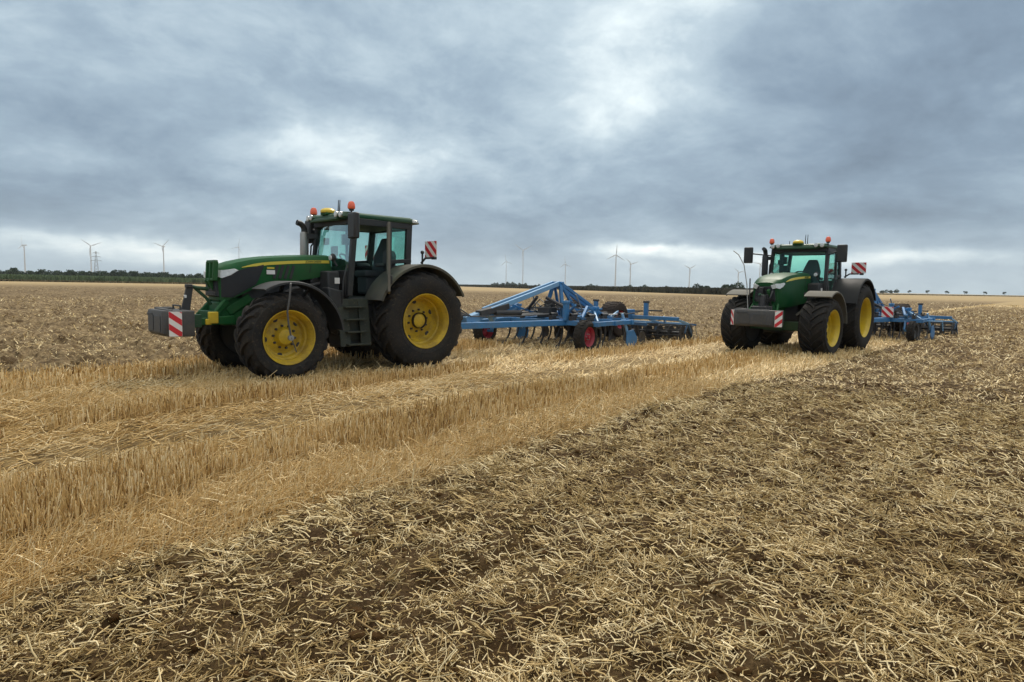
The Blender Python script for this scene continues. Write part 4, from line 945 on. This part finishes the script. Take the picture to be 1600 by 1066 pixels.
    mb.bar(U(6.85, -2.05, .66), U(6.85, 2.05, .66), .09, .09)
    for v in (-.9, .9): mb.bar(U(6.1, v, .74), U(6.85, v, .68), .07, .09)
    mb.build('disc_beam', DB, t, .008)
    for v in np.linspace(-1.75, 1.75, 8):
        mb = MB(); s_ = 1 if v > 0 else -1
        mb.lathe([(0, .002), (.035, .10), (.05, .17), (.052, .225), (.058, .225), (.056, .16), (.04, .09), (.012, .002)], 18, c=U(7.05, v, .22)); mb.bar(U(6.85, v-.02, .64), U(7.05, v-.03, .22), .04, .05)
        mb.build('levelling_disc', K, t)
    # side shield plates on swinging arms
    for sg in (1, -1):
        mb = MB(); mb.bar(U(5.80, sg*1.80, .98), U(6.02, sg*1.90, .36), .05, .07); mb.bar(U(5.6, sg*1.9, .80), U(5.88, sg*1.86, .80), .05, .06); mb.build('shield_arm', PB, t, .006)
        mb = MB(); mb.prism([(-5.84, .50), (-6.22, .52), (-6.46, .28), (-6.40, .04), (-5.94, .02), (-5.82, .14)], sg*1.93, sg*1.96); mb.build('side_shield', B, t, .005)
    # rear roller carrier
    mb = MB(); mb.box(U(8.5, .1, .84), (.62, 1.1, .34)); mb.bar(U(9.1, -2.05, .74), U(9.1, 2.05, .74), .11, .12)
    for v in (-1.5, 1.5): mb.bar(U(9.1, v, .74), U(8.4, v*.5, .78), .10, .12)
    for v in (-.95, .95): mb.bar(U(9.0, v, .78), U(9.0, v, 1.24), .12, .14)
    mb.build('roller_carrier', B, t, .012)
    mb = MB()
    for v in (-.95, .95): mb.box(U(9.0, v, 1.26), (.15, .17, .07))
    mb.bar(U(8.95, .25, .92), U(8.95, .85, .96), .05, .05); mb.bar(U(9.0, .95, .98), U(10.0, 1.05, .95), .04, .05); mb.build('adjuster_caps', K, t, .008)
    mb = MB(); mb.bar(U(9.75, -2.1, .56), U(9.75, 2.1, .56), .06, .07)
    for v in (-2.1, -1.05, 0, 1.05, 2.1): mb.bar(U(9.1, v*.97, .70), U(9.75, v, .56), .05, .07)
    for v in (-1.3, 1.3): mb.bar(U(9.75, v, .56), U(9.6, v, .78), .05, .05)
    mb.build('roller_frame', PB, t, .006)
    for u, v0, v1 in ((9.45, -2.08, -.03), (9.45, .03, 2.08), (10.05, -2.08, -.03), (10.05, .03, 2.08)):
        mb = MB(); n = 10; Rr = .27
        for k in range(n):
            S = [U(u - Rr*math.cos(2*math.pi*k/n + .5*f), v0+(v1-v0)*f, .27+Rr*math.sin(2*math.pi*k/n + .5*f)) for f in np.linspace(0, 1, 6)]
            mb.tube(S, .016, 6)
        for f in np.linspace(0.02, .98, 6): mb.lathe([(-.012, Rr-.02), (.012, Rr-.02), (.012, .06), (-.012, .06)], 18, c=U(u, v0+(v1-v0)*f, .27), closed=True)
        mb.tube([U(u, v0, .27), U(u, v1, .27)], .05, 10); mb.build('cage_roller', K, t)
    mb = MB()
    for v in (-2.1, -1.05, 0, 1.05, 2.1): mb.bar(U(9.70, v, .56), U(9.5, v, .27), .03, .07); mb.bar(U(9.78, v, .56), U(10.05, v, .27), .03, .07); mb.bar(U(9.75, v, .55), U(10.2, v, .06), .04, .06)
    mb.build('roller_arms', DB, t, .005)
    # following harrow tines
    mb = MB(); mb.bar(U(10.55, -2.05, .50), U(10.55, 2.05, .50), .06, .06)
    for v in (-1.2, 1.2): mb.bar(U(9.75, v, .56), U(10.55, v, .50), .05, .06)
    for v in np.linspace(-2.0, 2.0, 22): mb.tube([U(10.55, v, .50), U(10.65, v, .40), U(10.70, v+.02, .18), U(10.86, v+.02, .03)], .009, 5)
    mb.build('harrow', DB, t)
    if board:
        stripes_panel(t, 'warning_board', U(4.0, .92, 1.02), (0, 1, 0), (0, 0, 1), (1, 0, 0), .37, .37, 3, tilt=-1.0)
        MB().bar(U(4.04, .92, .78), U(4.04, .92, 1.0), .04, .05).build('board_post', K, t)
        mb = MB(); mb.tube([U(5.0, 1.95, .72), U(5.0, 2.08, .72), U(6.9, 2.10, .66), U(7.0, 2.12, .30)], .022, 8); mb.build('side_rail', PB, t)
    return t
hl = loc2w(QL, -1.0, 0)
make_cultivator(hl, R_(180+52.0), 'blue cultivator with red wheel rims standing behind the tractor with the open door', False)
make_cultivator(loc2w(QR, -1.0, 0), QR[2], 'dark blue cultivator with red and white board, half hidden behind the right tractor', True)

# ---------------------------------------------------------------- far background
def px2g(x, d):
    """world XY at distance d along the image column x (at the horizon)"""
    a = math.atan((x-800)/F); return d*math.sin(a)/math.cos(a)*1.0, d
def horizon(x): return C0 + SLOPE*(x-800)
# crop belts: masses of leaf blades nobody could count
def crop_belt(name, quad, hgt, material, label, n, cat='crop', jag=.35, lw=.35):
    (ax, ay), (bx, by), (cx, cy), (dx_, dy_) = quad      # front a-b, back d-c
    mb_v = []; u = RNG.uniform(0, 1, n); v = RNG.uniform(0, 1, n)**2.0
    X = (ax*(1-u)+bx*u)*(1-v) + (dx_*(1-u)+cx*u)*v; Y = (ay*(1-u)+by*u)*(1-v) + (dy_*(1-u)+cy*u)*v
    H = hgt*(1-jag*RNG.uniform(0, 1, n)**2)*(1+.10*fbm(X, Y, .06, 3, 3))
    an = RNG.uniform(0, math.pi, n); ww = lw*RNG.uniform(.6, 1.4, n); ln = RNG.normal(0, .25, n)
    ca, sa = np.cos(an)*ww, np.sin(an)*ww
    V = np.stack([np.stack([X-ca, Y-sa, 0*X-.05], -1), np.stack([X+ca, Y+sa, 0*X-.05], -1), np.stack([X+ca*1.3+ln, Y+sa*1.3, H*.6], -1), np.stack([X+ln*1.5, Y+ln, H], -1), np.stack([X-ca*1.3+ln, Y-sa*1.3, H*.62], -1)], 1).reshape(-1, 3)
    me = bpy.data.meshes.new(name); fs = (np.arange(n)[:, None]*5 + np.arange(5)[None]).astype(np.int32)
    me.vertices.add(len(V)); me.vertices.foreach_set('co', V.ravel()); me.loops.add(fs.size); me.loops.foreach_set('vertex_index', fs.ravel())
    me.polygons.add(n); me.polygons.foreach_set('loop_start', np.arange(0, 5*n, 5, dtype=np.int32)); me.polygons.foreach_set('loop_total', np.full(n, 5, dtype=np.int32)); me.update()
    me.materials.append(material); o = bpy.data.objects.new(name, me); COL.objects.link(o); return tag(o, label, cat, None, 'stuff')
mz = [px2g(-120, 250), px2g(560, 330), px2g(560, 470), px2g(-120, 380)]
crop_belt('maize_crop', mz, 2.9, M['maize'], 'tall green maize field behind the stubble on the left', 22000, lw=.5)
vg = [px2g(-120, 236), px2g(560, 312), px2g(560, 322), px2g(-120, 244)]
crop_belt('dry_grass_verge', vg, .8, M['verge'], 'dry grass strip along the foot of the green maize field', 6000, 'grass', lw=.6)
hg = [px2g(690, 900), px2g(1180, 195), px2g(1180, 330), px2g(690, 1300)]
crop_belt('dark_crop', hg, 2.5, M['hedge'], 'low dark crop strip on the skyline between the two tractors', 26000, lw=.7)
hg2 = [px2g(1330, 520), px2g(1760, 900), px2g(1760, 1100), px2g(1330, 700)]
crop_belt('pale_grass_verge', hg2, .9, M['verge'], 'pale dry verge on the skyline right of the right tractor', 6000, 'grass', lw=.9)

def tree_mesh(seed, hgt, spread, n, base, lobes, leafsize):
    rg = np.random.default_rng(seed); L = []
    C = [(rg.normal(0, spread*.34), rg.normal(0, spread*.34), base + (hgt-base)*rg.uniform(.25, .72), spread*rg.uniform(.20, .36)) for _ in range(lobes)]
    mb = MB()
    for i in range(n):
        c = C[rg.integers(lobes)]; d = rg.normal(size=3); d /= np.linalg.norm(d); rad = c[3]*rg.uniform(.55, 1.08)
        p = Vector((c[0]+d[0]*rad, c[1]+d[1]*rad, max(base*.6, c[2]+d[2]*rad*.95)))
        a = Vector(rg.normal(size=3)).normalized(); b = a.cross(Vector(rg.normal(size=3))).normalized(); s_ = leafsize*rg.uniform(.5, 1.3)
        mb.add([p-a*s_, p+b*s_*.6, p+a*s_, p-b*s_*.6], [(0, 1, 2, 3)])
    tr = MB(); tr.tube([(0, 0, -.3), (.05, 0, base*.8), (.1, .05, hgt*.6)], [hgt*.035, hgt*.025, hgt*.010], 7)
    for c in C[:4]: tr.tube([(.05, 0, base*.75), (c[0]*.6, c[1]*.6, (base+c[2])/2), (c[0], c[1], c[2])], [hgt*.016, hgt*.010, hgt*.005], 5)
    return mb, tr
PROTO = {}
def tree_kind(k):
    if k not in PROTO:
        prm = dict(round=(1, 7.0, 6.2, 1500, .8, 8, .42), tall=(2, 9.0, 5.2, 1500, 1.2, 8, .42), low=(3, 5.0, 5.2, 1300, .4, 8, .40), avenue=(4, 8.0, 5.4, 900, 2.8, 6, .5), shrub=(5, 3.0, 4.4, 700, .2, 5, .4))[k]
        a, b = tree_mesh(*prm); PROTO[k] = (prm[1], a, b, None)
    return PROTO[k]
def plant(k, x, d, hgt, label, group, name='broadleaf_tree', cat='tree', base=0.0):
    h0, a, b, src = tree_kind(k); X, Y = px2g(x, d)
    if src is None:
        t = empty(name, (X, Y, base), 0, label, cat, group)
        a.build('crown', M['leaf'], t, smooth=0); b.build('trunk', M['bark'], t); PROTO[k] = (h0, a, b, t)
    else:
        t = copy_tree(src); t.name = name; tag(t, label, cat, group)
    s_ = hgt/h0; t.location = (X, Y, base); t.scale = (s_*random.uniform(.9, 1.15), s_*random.uniform(.9, 1.15), s_); t.rotation_euler = (0, 0, random.uniform(0, 6.28))
ORD = ['first', 'second', 'third', 'fourth', 'fifth', 'sixth', 'seventh', 'eighth', 'ninth', 'tenth', 'eleventh', 'twelfth', 'thirteenth', 'fourteenth', 'fifteenth', 'sixteenth', 'seventeenth', 'eighteenth', 'nineteenth', 'twentieth', 'twenty-first', 'twenty-second', 'twenty-third', 'twenty-fourth', 'twenty-fifth', 'twenty-sixth', 'twenty-seventh', 'twenty-eighth', 'twenty-ninth', 'thirtieth']
# x in the photograph, height above the horizon in its pixels, kind
ROW = [(-6, 12, 'low'), (8, 11, 'low'), (22, 17, 'round'), (36, 10, 'low'), (50, 11, 'low'), (63, 15, 'round'), (74, 12, 'low'), (91, 12, 'low'), (107, 15, 'round'), (119, 11, 'low'), (130, 12, 'low'), (142, 10, 'low'), (153, 12, 'low'), (166, 14, 'round'), (178, 17, 'tall'), (187, 16, 'round'), (198, 11, 'low'), (205, 12, 'low'), (214, 15, 'round'), (227, 12, 'low'), (238, 11, 'low'), (249, 12, 'low'), (263, 14, 'round'), (274, 10, 'low'), (288, 12, 'tall'), (300, 10, 'low'), (312, 13, 'round')]
for i, (x, hp, k) in enumerate(ROW):
    d = 430 + random.uniform(-12, 12); h_ = hp*d/F*.98 + CAMH
    lab = {'low': 'low dark bush', 'round': 'rounded dark tree', 'tall': 'narrow taller dark tree'}[k]
    plant(k, x, d, h_, f'{lab}, {ORD[i]} from the left in the row behind the maize', 'trees and bushes in the row behind the maize', 'hedgerow_tree')
# small bushes on the skyline between the tractors
SK = [(771, 3.5), (780, 4), (789, 5), (796, 5), (808, 4), (817, 4), (838, 3), (921, 4), (934, 3), (976, 4), (1004, 4), (1033, 3.5), (1098, 5), (1136, 8)]
for i, (x, hp) in enumerate(SK):
    d = 1250 if x < 850 else (700 if x < 950 else (480 if x < 1090 else 330)); h_ = hp*d/F + CAMH + (0.6 if x > 1090 else .0)
    plant('shrub', x, d, h_, f'small dark bush on the dark crop skyline, {ORD[i]} from the left between the tractors', 'skyline bushes between the tractors', 'shrub', 'bush')
AV = [(1376, 5, 'shrub'), (1391, 6, 'shrub'), (1418, 6, 'avenue'), (1446, 6.5, 'avenue'), (1474, 6, 'avenue'), (1503, 6, 'avenue'), (1533, 6, 'avenue'), (1566, 6, 'avenue'), (1599, 6, 'avenue')]
for i, (x, hp, k) in enumerate(AV):
    d = 950; h_ = hp*.78*d/F + CAMH
    plant(k, x, d, h_, (f'small round roadside tree, {ORD[i-2]} in the spaced row right of the right tractor' if k == 'avenue' else f'low bush on the skyline just right of the right tractor, {ORD[i]} from the tractor'),
          'roadside trees on the right skyline' if k == 'avenue' else 'bushes beside the right tractor', 'roadside_tree' if k == 'avenue' else 'shrub', 'tree' if k == 'avenue' else 'bush')

def turbine(x, hub_px, d, ang, yaw, label, src=None):
    X, Y = px2g(x, d); hub = (horizon(x)-hub_px)*d/F + CAMH
    t = empty('wind_turbine', (X, Y, 0), yaw, label, 'wind turbine', 'wind turbines on the skyline')
    MB().lathe([(-1, 2.3), (hub*.5, 1.75), (hub-1.5, 1.25)], 16, axis='z').build('tower', M['turbine'], t)
    mb = MB(); mb.loft([[(xx, y*s_, hub+z*s_) for y, z in ((-1.7, -1.6), (1.7, -1.6), (1.8, .8), (1.2, 2.0), (-1.2, 2.0), (-1.8, .8))] for xx, s_ in ((-4.5, .75), (-3, 1), (5, 1), (7.0, .8))]); mb.build('nacelle', M['turbine'], t, .2)
    mb = MB(); mb.lathe([(-7.6, .1), (-7.2, 1.0), (-6.2, 1.7), (-4.4, 1.8)], 16, c=(0, 0, hub), axis='x'); mb.build('hub', M['turbine'], t)
    for k in range(3):
        a = ang + k*2*math.pi/3; ca, sa = math.cos(a), math.sin(a); S = []
        for f, ch, th in ((.0, 1.2, 1.2), (.06, 1.5, 1.0), (.2, 3.0, .7), (.45, 2.1, .4), (.75, 1.3, .22), (.97, .6, .1), (1.0, .1, .04)):
            r = 1.2 + f*hub*.31; cx = -5.6 - 1.2*f*f
            S.append([(cx + b_, r*ca - q_*sa, hub + r*sa + q_*ca) for q_, b_ in ((-ch*.3, 0), (0, th*.5), (ch*.7, 0), (0, -th*.5))])
        MB().loft(S).build('rotor_blade', M['turbine'], t)
    return t
TB = [(41, 384, 2000, 1.5, .3, 'leftmost wind turbine on the skyline, above the maize field'),
      (144, 385, 2100, 2.75, 2.2, 'wind turbine standing just left of the lattice pylon'),
      (257, 386, 2100, .35, 1.4, 'wind turbine between the pylon and the left tractor'),
      (374, 387, 3200, 1.9, 1.2, 'faint far wind turbine above the hood of the left tractor'),
      (789, 409, 3600, 1.4, 1.2, 'very faint wind turbine by the steam cloud, left of the other one there'),
      (815, 392, 2900, .6, 1.2, 'faint wind turbine in front of the dark steam cloud'),
      (881, 413, 2900, 1.5, 1.1, 'pale thin wind turbine left of the two close together'),
      (959, 399, 1900, 1.62, 1.45, 'tallest wind turbine on the skyline between the tractors'),
      (982, 413, 2100, .75, 1.7, 'shorter wind turbine close to the right of the tallest one'),
      (1074, 420, 2300, .45, 1.5, 'wind turbine alone midway between the tallest one and the right tractor'),
      (1150, 426, 2400, .75, 1.4, 'wind turbine just left of the right tractor beside its bent rod'),
      (1183, 413, 2200, .15, 1.5, 'wind turbine partly hidden behind the exhaust of the right tractor')]
for a in TB: turbine(*a)
# lattice pylon
def pylon(x, top_px, d):
    X, Y = px2g(x, d); H = (horizon(x)-top_px)*d/F + CAMH
    t = empty('lattice_pylon', (X, Y, 0), .5, 'steel lattice power pylon among the turbines on the left', 'pylon')
    mb = MB(); hw_ = lambda z: 3.2*(1-z/H)*.9+.45; lv = [0, .16, .30, .43, .55, .66, .76, .86, 1.0]
    for sx in (1, -1):
        for sy in (1, -1):
            for a, b in zip(lv[:-1], lv[1:]): mb.bar((sx*hw_(a*H), sy*hw_(a*H), a*H), (sx*hw_(b*H), sy*hw_(b*H), b*H), .30, .30)
    for a, b in zip(lv[:-1], lv[1:]):
        for s_ in (1, -1):
            mb.bar((-hw_(a*H), s_*hw_(a*H), a*H), (hw_(b*H), s_*hw_(b*H), b*H), .18, .18); mb.bar((hw_(a*H), s_*hw_(a*H), a*H), (-hw_(b*H), s_*hw_(b*H), b*H), .18, .18)
            mb.bar((s_*hw_(a*H), -hw_(a*H), a*H), (s_*hw_(b*H), hw_(b*H), b*H), .18, .18)
    mb.build('mast', M['pylon'], t, smooth=0)
    for f, w in ((.66, 6.5), (.80, 5.0), (.93, 3.6)):
        mb = MB()
        for s_ in (1, -1): mb.bar((0, 0, f*H), (s_*w, 0, f*H+.3), .35, .35); mb.bar((0, 0, f*H+1.2), (s_*w, 0, f*H+.4), .25, .25); mb.tube([(s_*w, 0, f*H+.3), (s_*w, 0, f*H-1.4)], .12, 6)
        mb.build('cross_arm', M['pylon'], t, smooth=0)
pylon(152, 393, 900)

# ---------------------------------------------------------------- air
hz = MB(); hz.box((0, 0, 99), (9600, 9600, 200)); hzo = hz.build('haze', [], smooth=0); hzo['kind'] = 'stuff'; tag(hzo, 'thin pale air over the whole field', 'haze')
hm = bpy.data.materials.new('haze'); hm.use_nodes = True; H = NT(hm.node_tree); H.n.clear()
pv = H.new('ShaderNodeVolumePrincipled'); pv.inputs['Color'].default_value = (0.86, 0.93, 1.0, 1); pv.inputs['Density'].default_value = 0.00010; pv.inputs['Anisotropy'].default_value = 0.0
ho = H.new('ShaderNodeOutputMaterial'); H.l.new(pv.outputs[0], ho.inputs['Volume']); hzo.data.materials.append(hm)
